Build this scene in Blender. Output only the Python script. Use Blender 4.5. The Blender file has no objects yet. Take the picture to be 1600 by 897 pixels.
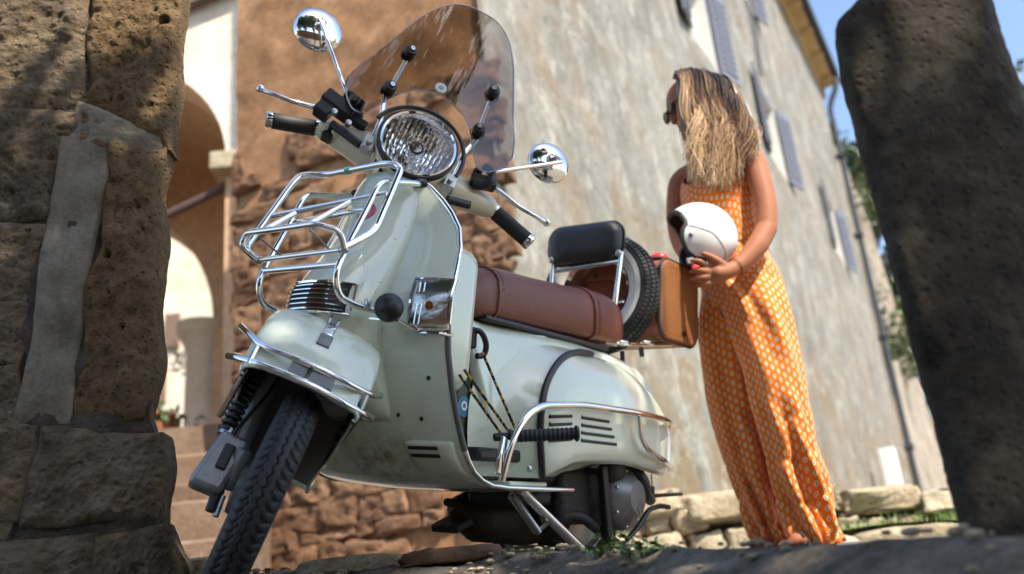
import bpy, math, random
import numpy as np
from math import sin, cos, pi, radians, sqrt
from mathutils import Vector, Matrix, noise

rnd = random.Random(7)
sc = bpy.context.scene
C = sc.collection

# ------------------------------------------------------------------ camera
cam_data = bpy.data.cameras.new("camera")
cam = bpy.data.objects.new("camera", cam_data)
C.objects.link(cam)
PITCH, ROLL = radians(21.119), radians(5.5195)
Rx = Matrix.Rotation(PITCH, 3, 'X') @ Matrix.Rotation(ROLL, 3, 'Y')      # columns: right, forward, up
right, fwd, up = Rx.col[0], Rx.col[1], Rx.col[2]
cam.matrix_world = Matrix(((right.x, up.x, -fwd.x, 0), (right.y, up.y, -fwd.y, 0), (right.z, up.z, -fwd.z, 0), (0, 0, 0, 1)))
cam_data.sensor_width = 36.0
cam_data.lens = 35.0
cam_data.clip_start = 0.02
cam_data.clip_end = 2000
cam_data.dof.use_dof = True
cam_data.dof.focus_distance = 2.15
cam_data.dof.aperture_fstop = 2.6
sc.camera = cam

# ------------------------------------------------------------------ light
SUN_AZ = Vector((0.61, -0.79)).normalized()
SUN_EL = radians(52)
to_sun = Vector((SUN_AZ.x * cos(SUN_EL), SUN_AZ.y * cos(SUN_EL), sin(SUN_EL)))
world = bpy.data.worlds.new("World")
sc.world = world
world.use_nodes = True
nt = world.node_tree
bg = nt.nodes["Background"]
sky = nt.nodes.new("ShaderNodeTexSky")
sky.sky_type = 'NISHITA'
sky.sun_disc = False
sky.sun_elevation = SUN_EL
sky.sun_rotation = math.atan2(to_sun.x, to_sun.y)
sky.air_density = 1.0
sky.dust_density = 1.2
nt.links.new(sky.outputs[0], bg.inputs[0])
bg.inputs[1].default_value = 0.15
sun_data = bpy.data.lights.new("sun", 'SUN')
sun_data.energy = 4.3
sun_data.angle = radians(0.53)
sun_data.color = (1.0, 0.90, 0.75)
sun = bpy.data.objects.new("sun", sun_data)
C.objects.link(sun)
sun.rotation_euler = to_sun.to_track_quat('Z', 'Y').to_euler()
sun.location = to_sun * 40
sc.view_settings.view_transform = 'Standard'
sc.view_settings.look = 'None'
sc.view_settings.exposure = 1.2
sc.view_settings.gamma = 1.0
sc.cycles.max_bounces = 10
sc.cycles.transparent_max_bounces = 16

# ------------------------------------------------------------------ helpers
def tag(o, label=None, cat=None, group=None, kind=None):
    if label: o['label'] = label
    if cat: o['category'] = cat
    if group: o['group'] = group
    if kind: o['kind'] = kind
    return o

def empty(name, label=None, cat=None, group=None, loc=(0, 0, 0), parent=None):
    o = bpy.data.objects.new(name, None)
    o.empty_display_size = 0.1
    o.location = loc
    C.objects.link(o)
    if parent: o.parent = parent
    return tag(o, label, cat, group)

def catmull(pts, n=8, closed=False):
    P = [Vector(p) for p in pts]
    out = []
    m = len(P)
    for i in range(m if closed else m - 1):
        if closed:
            a, b, c, d = P[i - 1], P[i], P[(i + 1) % m], P[(i + 2) % m]
        else:
            a, b, c, d = P[max(i - 1, 0)], P[i], P[i + 1], P[min(i + 2, m - 1)]
        for k in range(n):
            t = k / n
            out.append(0.5 * ((2 * b) + (c - a) * t + (2 * a - 5 * b + 4 * c - d) * t * t + (3 * b - a - 3 * c + d) * t ** 3))
    if not closed: out.append(P[-1])
    return out

def fillet(pts, r, n=6, closed=False):
    P = [Vector(p) for p in pts]
    m = len(P)
    out = []
    for i in range(m):
        if not closed and i in (0, m - 1):
            out.append(P[i]); continue
        a, b, c = P[i - 1], P[i], P[(i + 1) % m]
        la, lc = (a - b).length, (c - b).length
        rr = min(r, la * .48, lc * .48)
        p0, p1 = b + (a - b) / la * rr, b + (c - b) / lc * rr
        for k in range(n + 1):
            t = k / n
            out.append((1 - t) ** 2 * p0 + 2 * t * (1 - t) * b + t * t * p1)
    return out

def interp(x, xs, ys):
    return float(np.interp(x, xs, ys))

def smooth_interp(x, xs, ys):
    # monotone cubic-ish (smoothstepped catmull) interpolation
    if x <= xs[0]: return ys[0]
    if x >= xs[-1]: return ys[-1]
    i = max(k for k in range(len(xs) - 1) if xs[k] <= x)
    h = xs[i + 1] - xs[i]
    t = (x - xs[i]) / h
    def slope(k):
        if k == 0 or k == len(xs) - 1: return 0 if False else ((ys[min(k+1,len(xs)-1)] - ys[max(k-1,0)]) / (xs[min(k+1,len(xs)-1)] - xs[max(k-1,0)]))
        return (ys[k + 1] - ys[k - 1]) / (xs[k + 1] - xs[k - 1])
    m0, m1 = slope(i) * h, slope(i + 1) * h
    return (2*t**3 - 3*t**2 + 1) * ys[i] + (t**3 - 2*t**2 + t) * m0 + (-2*t**3 + 3*t**2) * ys[i+1] + (t**3 - t**2) * m1

class MB:
    def __init__(s):
        s.v, s.f, s.uv, s.attr = [], [], [], []
    def add(s, vs, fs, uvs=None):
        o = len(s.v)
        s.v += [Vector(v) for v in vs]
        s.f += [tuple(i + o for i in f) for f in fs]
        s.uv += list(uvs) if uvs else [(0.0, 0.0)] * len(vs)
        return s
    def rings(s, R, closed=True, cap0=True, cap1=True, uvs=None):
        n = len(R[0])
        vs = [p for r in R for p in r]
        fs = []
        for i in range(len(R) - 1):
            for j in range(n if closed else n - 1):
                a, b = i * n + j, i * n + (j + 1) % n
                fs.append((a, b, b + n, a + n))
        if cap0 and closed: fs.append(tuple(reversed(range(n))))
        if cap1 and closed: fs.append(tuple((len(R) - 1) * n + j for j in range(n)))
        return s.add(vs, fs, uvs)
    def tube(s, path, r, seg=10, closed=False, caps=True):
        P = [Vector(p) for p in path]
        m = len(P)
        rr = r if isinstance(r, (list, tuple)) else [r] * m
        T = []
        for i in range(m):
            a = P[i - 1] if (i > 0 or closed) else P[i]
            b = P[(i + 1) % m] if (i < m - 1 or closed) else P[i]
            T.append((b - a).normalized())
        ref = Vector((0, 0, 1)) if abs(T[0].z) < .9 else Vector((1, 0, 0))
        nrm = (ref - T[0] * ref.dot(T[0])).normalized()
        R = []
        for i in range(m):
            nrm = (nrm - T[i] * nrm.dot(T[i])).normalized()
            bi = T[i].cross(nrm)
            R.append([P[i] + (nrm * cos(2 * pi * k / seg) + bi * sin(2 * pi * k / seg)) * rr[i] for k in range(seg)])
        if closed: R.append(R[0])
        return s.rings(R, True, caps and not closed, caps and not closed)
    def lathe(s, prof, origin=(0, 0, 0), axis=(0, 0, 1), seg=32, ref=None, a0=0, a1=2 * pi):
        O, A = Vector(origin), Vector(axis).normalized()
        ref = Vector(ref) if ref else (Vector((0, 0, 1)) if abs(A.z) < .9 else Vector((1, 0, 0)))
        X = (ref - A * ref.dot(A)).normalized(); Y = A.cross(X)
        full = abs(a1 - a0 - 2 * pi) < 1e-6
        R = []
        for r, h in prof:
            R.append([O + A * h + (X * cos(a0 + (a1 - a0) * k / seg) + Y * sin(a0 + (a1 - a0) * k / seg)) * max(r, 1e-5) for k in range(seg + (0 if full else 1))])
        return s.rings(R, full, False, False)
    def box(s, c, d, M=None):
        c = Vector(c); hx, hy, hz = d[0] / 2, d[1] / 2, d[2] / 2
        vs = [Vector((x, y, z)) for x in (-hx, hx) for y in (-hy, hy) for z in (-hz, hz)]
        if M: vs = [M @ v for v in vs]
        return s.add([v + c for v in vs], [(0, 1, 3, 2), (4, 6, 7, 5), (0, 4, 5, 1), (2, 3, 7, 6), (0, 2, 6, 4), (1, 5, 7, 3)])
    def ball(s, c, r, seg=16, rg=10, M=None):
        rx, ry, rz = r if isinstance(r, (tuple, list)) else (r, r, r)
        c = Vector(c); R = []
        for i in range(rg + 1):
            t = pi * i / rg
            ring = []
            for k in range(seg):
                p = Vector((rx * sin(t) * cos(2 * pi * k / seg) + 1e-6 * cos(2*pi*k/seg), ry * sin(t) * sin(2 * pi * k / seg), rz * cos(t)))
                ring.append(c + (M @ p if M else p))
            R.append(ring)
        return s.rings(R, True, False, False)
    def grid(s, fn, nu, nv, uvfn=None):
        vs = [fn(i / nu, j / nv) for j in range(nv + 1) for i in range(nu + 1)]
        fs = [(j * (nu + 1) + i, j * (nu + 1) + i + 1, (j + 1) * (nu + 1) + i + 1, (j + 1) * (nu + 1) + i) for j in range(nv) for i in range(nu)]
        return s.add(vs, fs, [uvfn(i / nu, j / nv) for j in range(nv + 1) for i in range(nu + 1)] if uvfn else None)
    def prism(s, outline, thick):          # outline: 3D points; extruded along vector thick
        t = Vector(thick); n = len(outline); P = [Vector(p) for p in outline]
        vs = P + [p + t for p in P]
        fs = [tuple(range(n)), tuple(reversed(range(n, 2 * n)))] + [(i, i + n, (i + 1) % n + n, (i + 1) % n) for i in range(n)]
        return s.add(vs, fs)
    def map(s, fn, start=0):
        s.v = s.v[:start] + [fn(p) for p in s.v[start:]]
        return s
    def build(s, name, mat, parent=None, smooth=40, bevel=0, bseg=2, sub=0, solid=0, remesh=0, smoothit=0, loc=None, rot=None, recalc=True):
        me = bpy.data.meshes.new(name)
        me.from_pydata([tuple(v) for v in s.v], [], s.f)
        if any(u != (0.0, 0.0) for u in s.uv):
            ul = me.uv_layers.new(name="UVMap")
            for l in me.loops: ul.data[l.index].uv = s.uv[l.vertex_index]
        if recalc:
            import bmesh
            bm = bmesh.new(); bm.from_mesh(me)
            bmesh.ops.recalc_face_normals(bm, faces=bm.faces)
            bm.to_mesh(me); bm.free()
        if s.attr and len(s.attr) == len(s.v):
            at = me.attributes.new("tone", 'FLOAT', 'POINT')
            at.data.foreach_set("value", s.attr)
        if smooth:
            me.polygons.foreach_set("use_smooth", [True] * len(me.polygons))
            if smooth < 180: me.set_sharp_from_angle(angle=radians(smooth))
        me.materials.append(mat)
        o = bpy.data.objects.new(name, me)
        C.objects.link(o)
        if parent: o.parent = parent
        if loc: o.location = loc
        if rot: o.rotation_euler = rot
        if solid:
            m = o.modifiers.new("solid", 'SOLIDIFY'); m.thickness = solid; m.offset = 0
        if bevel:
            m = o.modifiers.new("bevel", 'BEVEL'); m.width = bevel; m.segments = bseg; m.limit_method = 'ANGLE'; m.angle_limit = radians(35)
        if remesh:
            m = o.modifiers.new("remesh", 'REMESH'); m.mode = 'VOXEL'; m.voxel_size = remesh; m.use_smooth_shade = True
        if smoothit:
            m = o.modifiers.new("smooth", 'SMOOTH'); m.factor = .5; m.iterations = smoothit
        if sub:
            m = o.modifiers.new("sub", 'SUBSURF'); m.levels = sub; m.render_levels = sub
        return o

def copy_to(o, name, loc, rot=(0, 0, 0), scale=(1, 1, 1), parent=None):
    c = o.copy(); c.name = name; c.location = loc; c.rotation_euler = rot; c.scale = scale
    if parent: c.parent = parent
    C.objects.link(c)
    return c

# ------------------------------------------------------------------ materials
def node(nt, t, **kw):
    n = nt.nodes.new(t)
    for k, v in kw.items(): setattr(n, k, v)
    return n

def base_mat(name):
    m = bpy.data.materials.new(name); m.use_nodes = True
    nt = m.node_tree
    return m, nt, nt.nodes["Principled BSDF"]

def simple(name, col, rough=.5, metal=0, coat=0, spec=.5, var=0.0, vscale=20, bump=0.0, bscale=120, rvar=0.0):
    m, nt, b = base_mat(name)
    b.inputs['Base Color'].default_value = (*col, 1)
    b.inputs['Roughness'].default_value = rough
    b.inputs['Metallic'].default_value = metal
    b.inputs['Coat Weight'].default_value = coat
    b.inputs['Coat Roughness'].default_value = .06
    b.inputs['Specular IOR Level'].default_value = spec
    if var or bump or rvar:
        tc = node(nt, 'ShaderNodeTexCoord')
    if var or rvar:
        nz = node(nt, 'ShaderNodeTexNoise'); nz.inputs['Scale'].default_value = vscale; nz.inputs['Detail'].default_value = 5
        nt.links.new(tc.outputs['Object'], nz.inputs['Vector'])
    if var:
        mx = node(nt, 'ShaderNodeMix', data_type='RGBA')
        mx.inputs[6].default_value = (*[c * (1 - var) for c in col], 1)
        mx.inputs[7].default_value = (*[min(c * (1 + var), 1) for c in col], 1)
        nt.links.new(nz.outputs[0], mx.inputs[0]); nt.links.new(mx.outputs[2], b.inputs['Base Color'])
    if rvar:
        mr = node(nt, 'ShaderNodeMapRange'); mr.inputs[1].default_value = .3; mr.inputs[2].default_value = .7
        mr.inputs[3].default_value = max(rough - rvar, .02); mr.inputs[4].default_value = rough + rvar
        nt.links.new(nz.outputs[0], mr.inputs[0]); nt.links.new(mr.outputs[0], b.inputs['Roughness'])
    if bump:
        n2 = node(nt, 'ShaderNodeTexNoise'); n2.inputs['Scale'].default_value = bscale; n2.inputs['Detail'].default_value = 6
        nt.links.new(tc.outputs['Object'], n2.inputs['Vector'])
        bp = node(nt, 'ShaderNodeBump'); bp.inputs['Strength'].default_value = bump; bp.inputs['Distance'].default_value = .01
        nt.links.new(n2.outputs[0], bp.inputs['Height']); nt.links.new(bp.outputs[0], b.inputs['Normal'])
    return m

def stone(name, cols, scale=6, bump=.6, bdist=.02, pit=0.0, pitscale=30, lichen=None, rough=.9, world_co=False, patch=None, stretch=None, low=None):
    """blotchy stone: colour ramp over layered noise, per object shift, pits and grain as fine relief"""
    m, nt, b = base_mat(name)
    L = nt.links
    b.inputs['Roughness'].default_value = rough
    b.inputs['Specular IOR Level'].default_value = .25
    tc = node(nt, 'ShaderNodeTexCoord'); oi = node(nt, 'ShaderNodeObjectInfo')
    co = tc.outputs['Object']
    if world_co:
        ge = node(nt, 'ShaderNodeNewGeometry'); co = ge.outputs['Position']
        if stretch:
            sm_ = node(nt, 'ShaderNodeVectorMath', operation='MULTIPLY'); sm_.inputs[1].default_value = stretch
            L.new(co, sm_.inputs[0]); co = sm_.outputs[0]
    else:
        ad = node(nt, 'ShaderNodeVectorMath', operation='MULTIPLY_ADD')
        cb = node(nt, 'ShaderNodeCombineXYZ')
        for i in range(3): L.new(oi.outputs['Random'], cb.inputs[i])
        ad.inputs[1].default_value = (37, 51, 23)
        L.new(cb.outputs[0], ad.inputs[0]); L.new(co, ad.inputs[2]); co = ad.outputs[0]
    def nz(sc_, det=6, rg=.6, dist=0):
        n = node(nt, 'ShaderNodeTexNoise'); n.inputs['Scale'].default_value = sc_; n.inputs['Detail'].default_value = det
        n.inputs['Roughness'].default_value = rg; n.inputs['Distortion'].default_value = dist
        L.new(co, n.inputs['Vector']); return n.outputs[0]
    big, mid, fine = nz(scale, 8, .65, .6), nz(scale * 4, 6, .7), nz(scale * 18, 5, .75)
    a = node(nt, 'ShaderNodeMath', operation='MULTIPLY_ADD'); a.inputs[1].default_value = .5
    L.new(mid, a.inputs[0])
    a2 = node(nt, 'ShaderNodeMath', operation='MULTIPLY'); a2.inputs[1].default_value = .6; L.new(big, a2.inputs[0]); L.new(a2.outputs[0], a.inputs[2])
    a3 = node(nt, 'ShaderNodeMath', operation='MULTIPLY_ADD'); a3.inputs[1].default_value = .16; L.new(oi.outputs['Random'], a3.inputs[0]); 
    a4 = node(nt, 'ShaderNodeMath', operation='SUBTRACT'); a4.inputs[1].default_value = .13; L.new(a.outputs[0], a4.inputs[0]); L.new(a4.outputs[0], a3.inputs[2])
    cr = node(nt, 'ShaderNodeValToRGB')
    e = cr.color_ramp.elements
    n = len(cols)
    pos = [.30 + .42 * i / (n - 1) for i in range(n)]
    e[0].position, e[0].color = pos[0], (*cols[0], 1)
    e[1].position, e[1].color = pos[-1], (*cols[-1], 1)
    for i in range(1, n - 1):
        x = e.new(pos[i]); x.color = (*cols[i], 1)
    L.new(a3.outputs[0], cr.inputs[0])
    col = cr.outputs[0]
    # fine grain multiplies the colour a little
    gm = node(nt, 'ShaderNodeMapRange'); gm.inputs[1].default_value = .3; gm.inputs[2].default_value = .7; gm.inputs[3].default_value = .72; gm.inputs[4].default_value = 1.18
    L.new(fine, gm.inputs[0])
    mm = node(nt, 'ShaderNodeMix', data_type='RGBA', blend_type='MULTIPLY'); mm.inputs[0].default_value = .8
    L.new(col, mm.inputs[6]); L.new(gm.outputs[0], mm.inputs[7]); col = mm.outputs[2]
    if patch:
        pc, psc, plo, phi = patch
        pn = nz(psc, 7, .62, .8)
        if low:                            # the render has come off near the ground
            sp = node(nt, 'ShaderNodeSeparateXYZ'); L.new(ge.outputs['Position'], sp.inputs[0])
            yy = node(nt, 'ShaderNodeMath', operation='MULTIPLY_ADD'); yy.inputs[1].default_value = -.13; L.new(sp.outputs[1], yy.inputs[0]); L.new(sp.outputs[2], yy.inputs[2])
            lr_ = node(nt, 'ShaderNodeMapRange'); lr_.inputs[1].default_value = low[0]; lr_.inputs[2].default_value = low[1]; lr_.inputs[3].default_value = low[2]; lr_.inputs[4].default_value = 0
            L.new(yy.outputs[0], lr_.inputs[0])
            la = node(nt, 'ShaderNodeMath', operation='ADD'); L.new(pn, la.inputs[0]); L.new(lr_.outputs[0], la.inputs[1]); pn = la.outputs[0]
        pr = node(nt, 'ShaderNodeMapRange'); pr.inputs[1].default_value = plo; pr.inputs[2].default_value = phi
        L.new(pn, pr.inputs[0])
        pm = node(nt, 'ShaderNodeMix', data_type='RGBA'); pm.inputs[7].default_value = (*pc, 1)
        L.new(pr.outputs[0], pm.inputs[0]); L.new(col, pm.inputs[6]); col = pm.outputs[2]
    if lichen:
        lc, lsc, lo, hi = lichen
        ln = nz(lsc, 9, .78, .3)
        lr = node(nt, 'ShaderNodeMapRange'); lr.inputs[1].default_value = lo; lr.inputs[2].default_value = hi
        L.new(ln, lr.inputs[0])
        lm = node(nt, 'ShaderNodeMix', data_type='RGBA'); lm.inputs[7].default_value = (*lc, 1)
        L.new(lr.outputs[0], lm.inputs[0]); L.new(col, lm.inputs[6]); col = lm.outputs[2]
    L.new(col, b.inputs['Base Color'])
    h = node(nt, 'ShaderNodeMath', operation='MULTIPLY_ADD'); h.inputs[1].default_value = .35
    L.new(fine, h.inputs[0]); L.new(mid, h.inputs[2])
    hh = h.outputs[0]
    if pit:
        vo = node(nt, 'ShaderNodeTexVoronoi'); vo.inputs['Scale'].default_value = pitscale
        L.new(co, vo.inputs['Vector'])
        vr = node(nt, 'ShaderNodeMapRange'); vr.inputs[1].default_value = .08; vr.inputs[2].default_value = .32; vr.inputs[3].default_value = -pit; vr.inputs[4].default_value = 0
        L.new(vo.outputs['Distance'], vr.inputs[0])
        ha = node(nt, 'ShaderNodeMath', operation='ADD'); L.new(hh, ha.inputs[0]); L.new(vr.outputs[0], ha.inputs[1]); hh = ha.outputs[0]
    bp = node(nt, 'ShaderNodeBump'); bp.inputs['Strength'].default_value = bump; bp.inputs['Distance'].default_value = bdist
    L.new(hh, bp.inputs['Height']); L.new(bp.outputs[0], b.inputs['Normal'])
    return m

def glassy(name, tint, rough=.02, refl=1.0, ior=1.5, scratch=0):
    """thin clear sheet: tinted see-through with a fresnel reflection"""
    m, nt, b = base_mat(name); L = nt.links
    out = nt.nodes['Material Output']; nt.nodes.remove(b)
    tr = node(nt, 'ShaderNodeBsdfTransparent'); tr.inputs[0].default_value = (*tint, 1)
    gl = node(nt, 'ShaderNodeBsdfGlossy'); gl.inputs['Roughness'].default_value = rough
    fr = node(nt, 'ShaderNodeFresnel'); fr.inputs[0].default_value = ior
    mu = node(nt, 'ShaderNodeMath', operation='MULTIPLY'); mu.inputs[1].default_value = refl; mu.use_clamp = True
    L.new(fr.outputs[0], mu.inputs[0])
    mx = node(nt, 'ShaderNodeMixShader'); L.new(mu.outputs[0], mx.inputs[0]); L.new(tr.outputs[0], mx.inputs[1]); L.new(gl.outputs[0], mx.inputs[2])
    sh = mx.outputs[0]
    if scratch:
        tc = node(nt, 'ShaderNodeTexCoord')
        mp = node(nt, 'ShaderNodeMapping'); mp.inputs['Scale'].default_value = (30, 60, 9); mp.inputs['Rotation'].default_value = (.5, 0, 0)
        L.new(tc.outputs['Object'], mp.inputs[0])
        n1 = node(nt, 'ShaderNodeTexNoise'); n1.inputs['Scale'].default_value = 2.2; n1.inputs['Detail'].default_value = 9; n1.inputs['Roughness'].default_value = .75
        L.new(mp.outputs[0], n1.inputs['Vector'])
        r1 = node(nt, 'ShaderNodeMapRange'); r1.inputs[1].default_value = .61; r1.inputs[2].default_value = .84; r1.inputs[4].default_value = scratch
        L.new(n1.outputs[0], r1.inputs[0])
        df = node(nt, 'ShaderNodeBsdfDiffuse'); df.inputs[0].default_value = (.75, .72, .7, 1)
        m2 = node(nt, 'ShaderNodeMixShader'); L.new(r1.outputs[0], m2.inputs[0]); L.new(sh, m2.inputs[1]); L.new(df.outputs[0], m2.inputs[2]); sh = m2.outputs[0]
    L.new(sh, out.inputs[0])
    return m

CREAM = simple('cream_paint', (.67, .735, .60), .18, coat=.8, var=.03, vscale=4, rvar=.05)
def wear(m):
    nt = m.node_tree; L = nt.links; b = nt.nodes['Principled BSDF']
    src = b.inputs['Base Color'].links[0].from_socket
    tc = node(nt, 'ShaderNodeTexCoord')
    def noise_(sc_, det): 
        n = node(nt, 'ShaderNodeTexNoise'); n.inputs['Scale'].default_value = sc_; n.inputs['Detail'].default_value = det; n.inputs['Roughness'].default_value = .7
        L.new(tc.outputs['Object'], n.inputs['Vector']); return n.outputs[0]
    def ramp(x, lo, hi, a=0, b_=1):
        r = node(nt, 'ShaderNodeMapRange'); r.inputs[1].default_value = lo; r.inputs[2].default_value = hi; r.inputs[3].default_value = a; r.inputs[4].default_value = b_; L.new(x, r.inputs[0]); return r.outputs[0]
    def mix(f, a, col):
        x = node(nt, 'ShaderNodeMix', data_type='RGBA'); L.new(f, x.inputs[0]); L.new(a, x.inputs[6]); x.inputs[7].default_value = (*col, 1); return x.outputs[2]
    col = mix(ramp(noise_(90, 3), .70, .735, 0, .75), src, (.10, .085, .06))          # stone chips
    col = mix(ramp(noise_(6, 9),   .55, .80, 0, .20), col, (.36, .33, .25))               # dust film
    d = node(nt, 'ShaderNodeVectorMath', operation='DISTANCE'); d.inputs[1].default_value = (-.33, .03, .27); L.new(tc.outputs['Object'], d.inputs[0])
    f = node(nt, 'ShaderNodeMath', operation='MULTIPLY'); L.new(ramp(d.outputs['Value'], .02, .13, 1, 0), f.inputs[0]); L.new(ramp(noise_(34, 8), .44, .66), f.inputs[1])
    col = mix(f.outputs[0], col, (.17, .065, .025))                                    # rust at the foot of the shield
    L.new(col, b.inputs['Base Color'])
wear(CREAM)
IVORY = simple('ivory_paint', (.66, .62, .46), .28, coat=.6, var=.03, vscale=6)
CHROME = simple('chrome', (.82, .82, .80), .09, metal=1, rvar=.05, vscale=40)
STEEL = simple('dull_steel', (.50, .50, .49), .34, metal=1, var=.15, vscale=60)
ALU = simple('cast_aluminium', (.30, .31, .31), .45, metal=.6, var=.2, vscale=50, bump=.12, bscale=220)
ALUDARK = simple('grey_engine_cover', (.16, .165, .17), .35, metal=.4, var=.15, vscale=30)
BLACK = simple('black_plastic', (.012, .012, .013), .42, bump=.05, bscale=300)
RUBBER = simple('black_rubber', (.016, .016, .017), .62, var=.3, vscale=60, bump=.08, bscale=200)
TYRE = simple('tyre_rubber', (.020, .021, .023), .60, var=.35, vscale=35, bump=.15, bscale=260)
GRIME = simple('grimy_dark_metal', (.018, .016, .015), .6, metal=.2, var=.5, vscale=25, bump=.3, bscale=90)
WHITEWALL = simple('whitewall_rubber', (.80, .79, .75), .5, var=.06, vscale=30)
BROWNSEAT = simple('brown_vinyl', (.160, .047, .025), .34, var=.2, vscale=9, bump=.30, bscale=300, rvar=.08)
BLACKPAD = simple('black_vinyl', (.022, .022, .024), .36, var=.2, vscale=30, bump=.2, bscale=380)
TAN = simple('tan_leather', (.25, .098, .032), .45, var=.14, vscale=9, bump=.15, bscale=260)
BAGBROWN = simple('red_brown_leather', (.24, .066, .028), .42, var=.15, vscale=9, bump=.15, bscale=260)
DARKBAG = simple('dark_leather_edge', (.03, .016, .012), .5)
GREEN = simple('dark_green_plastic', (.035, .045, .03), .35, var=.2)
BLUE = simple('blue_sticker', (.02, .16, .30), .35)
WHITE = simple('white_gloss', (.80, .81, .80), .16, coat=.7)
WHITEPRINT = simple('white_print', (.75, .75, .75), .5)
PINK = simple('pink_sticker', (.62, .10, .16), .4)
RED = simple('red_plastic', (.6, .03, .03), .35)
ORANGE = simple('orange_bulb', (.75, .16, .01), .25)
MESHSEAL = simple('grey_rubber', (.12, .12, .12), .5)
GLASS = glassy('clear_glass', (.97, .97, .97), .02, 1.4)
SCREEN = glassy('smoked_screen', (.42, .375, .335), .03, 1.3, 1.5, scratch=.07)
REFLECTOR = simple('lamp_reflector', (.92, .92, .92), .13, metal=1)
# ================================================================== SETTING
U2, N2 = Vector((.43757, .89918, 0)), Vector((.89918, -.43757, 0))
def hw_(u, n, z): return U2 * u + N2 * n + Vector((0, 0, z))
CRX = [-4.0, -1.087, -.866, -.69, -.472, -.303, -.154, -.048, .035, .12, .17, .251, .324, .37, .403, .459, .494, .9, 3.0]
CRY = [3.2, 2.7, 2.6, 2.5, 2.35, 2.2, 2.05, 1.95, 1.85, 1.75, 1.7, 1.55, 1.45, 1.3, 1.22, 1.14, 1.08, .95, .9]
CRZ = [.40, .342, .313, .289, .260, .245, .228, .215, .203, .185, .177, .155, .136, .117, .114, .102, .090, .075, .06]
def gz(x, y):
    z = .134 + .093 * (y - 1.9) if y < 4 else .329 + .13 * (y - 4)
    yc, zc = interp(x, CRX, CRY), interp(x, CRX, CRZ)
    if y < yc:
        sl = interp(x, [-.5, 0.05], [.30, .75])
        z = max(zc - .03 - (yc - y) * sl, -.55)
    return z

PIERSTONE = stone('dark_sandstone', ((.045, .035, .025), (.105, .077, .050), (.17, .125, .080), (.235, .185, .13)), 6, 1.0, .016, .35, 46, ((.27, .255, .215), 9, .585, .68))
LIGHTSTONE = stone('dressed_sandstone', ((.075, .046, .021), (.135, .085, .040), (.185, .122, .060), (.25, .18, .10)), 7, 1.0, .014, .6, 60, None)
MORTAR = stone('grey_mortar', ((.12, .10, .072), (.21, .18, .135), (.29, .255, .20)), 5, .6, .010, .2, 60)
LEDGE = stone('ledge_rock', ((.05, .043, .034), (.13, .115, .092), (.26, .23, .19), (.46, .42, .35)), 7, 1.0, .03, .3, 30, None, world_co=True)
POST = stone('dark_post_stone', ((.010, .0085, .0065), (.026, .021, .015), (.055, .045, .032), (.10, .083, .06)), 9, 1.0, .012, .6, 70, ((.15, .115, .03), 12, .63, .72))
REDSTONE = stone('red_brown_rubble', ((.075, .040, .023), (.15, .080, .045), (.24, .138, .080), (.33, .215, .135)), 3.2, .8, .03, .2, 14)
ORANGEPL = stone('orange_plaster', ((.15, .078, .038), (.29, .158, .078), (.41, .25, .14)), 2.0, .4, .03, .1, 8, None, world_co=True)
PLASTER = stone('old_grey_plaster', ((.070, .067, .057), (.155, .150, .131), (.235, .231, .207), (.32, .316, .287)), .75, .7, .05, .2, 6, ((.38, .375, .34), 2.6, .53, .68), world_co=True, stretch=(1, 1, .8), patch=((.185, .135, .085), 1.5, .51, .74), low=(-.3, 3.6, .17))
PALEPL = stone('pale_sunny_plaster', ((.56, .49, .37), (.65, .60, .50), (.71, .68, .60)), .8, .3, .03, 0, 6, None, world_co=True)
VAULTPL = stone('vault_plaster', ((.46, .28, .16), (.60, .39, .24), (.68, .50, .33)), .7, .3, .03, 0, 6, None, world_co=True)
PALESTONE = stone('sunny_block_stone', ((.20, .155, .095), (.34, .28, .185), (.47, .41, .30), (.56, .51, .40)), 5, .8, .025, .3, 20, ((.09, .10, .05), 8, .62, .74))
STEPSTONE = stone('step_stone', ((.10, .062, .04), (.17, .112, .074), (.25, .185, .13)), 3, .6, .02, .2, 20)
GROUND = stone('dusty_ground', ((.12, .105, .085), (.20, .175, .14), (.30, .27, .22)), 2.2, .8, .03, .2, 20, None, world_co=True)
SHUTTER = simple('grey_blue_shutter', (.135, .145, .185), .55, var=.1, vscale=6)
DARKWIN = simple('dark_pane', (.02, .022, .026), .12)
METALPIPE = simple('dark_downpipe', (.05, .055, .06), .4, metal=.4)
OCHRE = stone('ochre_soffit', ((.36, .24, .11), (.46, .32, .16), (.55, .40, .22)), .8, .2, .02, world_co=True)
TILE = simple('roof_tile', (.22, .085, .045), .8, var=.3, vscale=3)
BOXGREY = simple('grey_meter_box', (.62, .64, .64), .4)

# sky is the world; ground as one sheet out to the horizon
s = S_ = MB()
gx = [-600, -200, -60, -25, -12, -8, -6, -4.5] + [-4 + .1 * i for i in range(101)] + [6.8, 8, 10, 14, 20, 40, 100, 300, 600]
gy = [-600, -200, -60, -20, -8, -4, -2] + [-1 + .1 * i for i in range(111)] + [10.8, 12, 14, 17, 20, 24, 28, 34, 45, 80, 200, 700]
def ground_z(x, y):
    z = gz(x, min(y, 34))
    if -1 < y < 9: z += .02 * noise.noise((x * 2, y * 2, 0)) + .008 * noise.noise((x * 9, y * 9, 3))
    yc = interp(x, CRX, CRY)
    if yc - .9 < y < yc + .25: z -= .05
    return z
s.add([(x, y, ground_z(x, y)) for y in gy for x in gx], [(j * len(gx) + i, j * len(gx) + i + 1, (j + 1) * len(gx) + i + 1, (j + 1) * len(gx) + i) for j in range(len(gy) - 1) for i in range(len(gx) - 1)])
tag(s.build('ground', GROUND), kind='structure')
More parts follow.
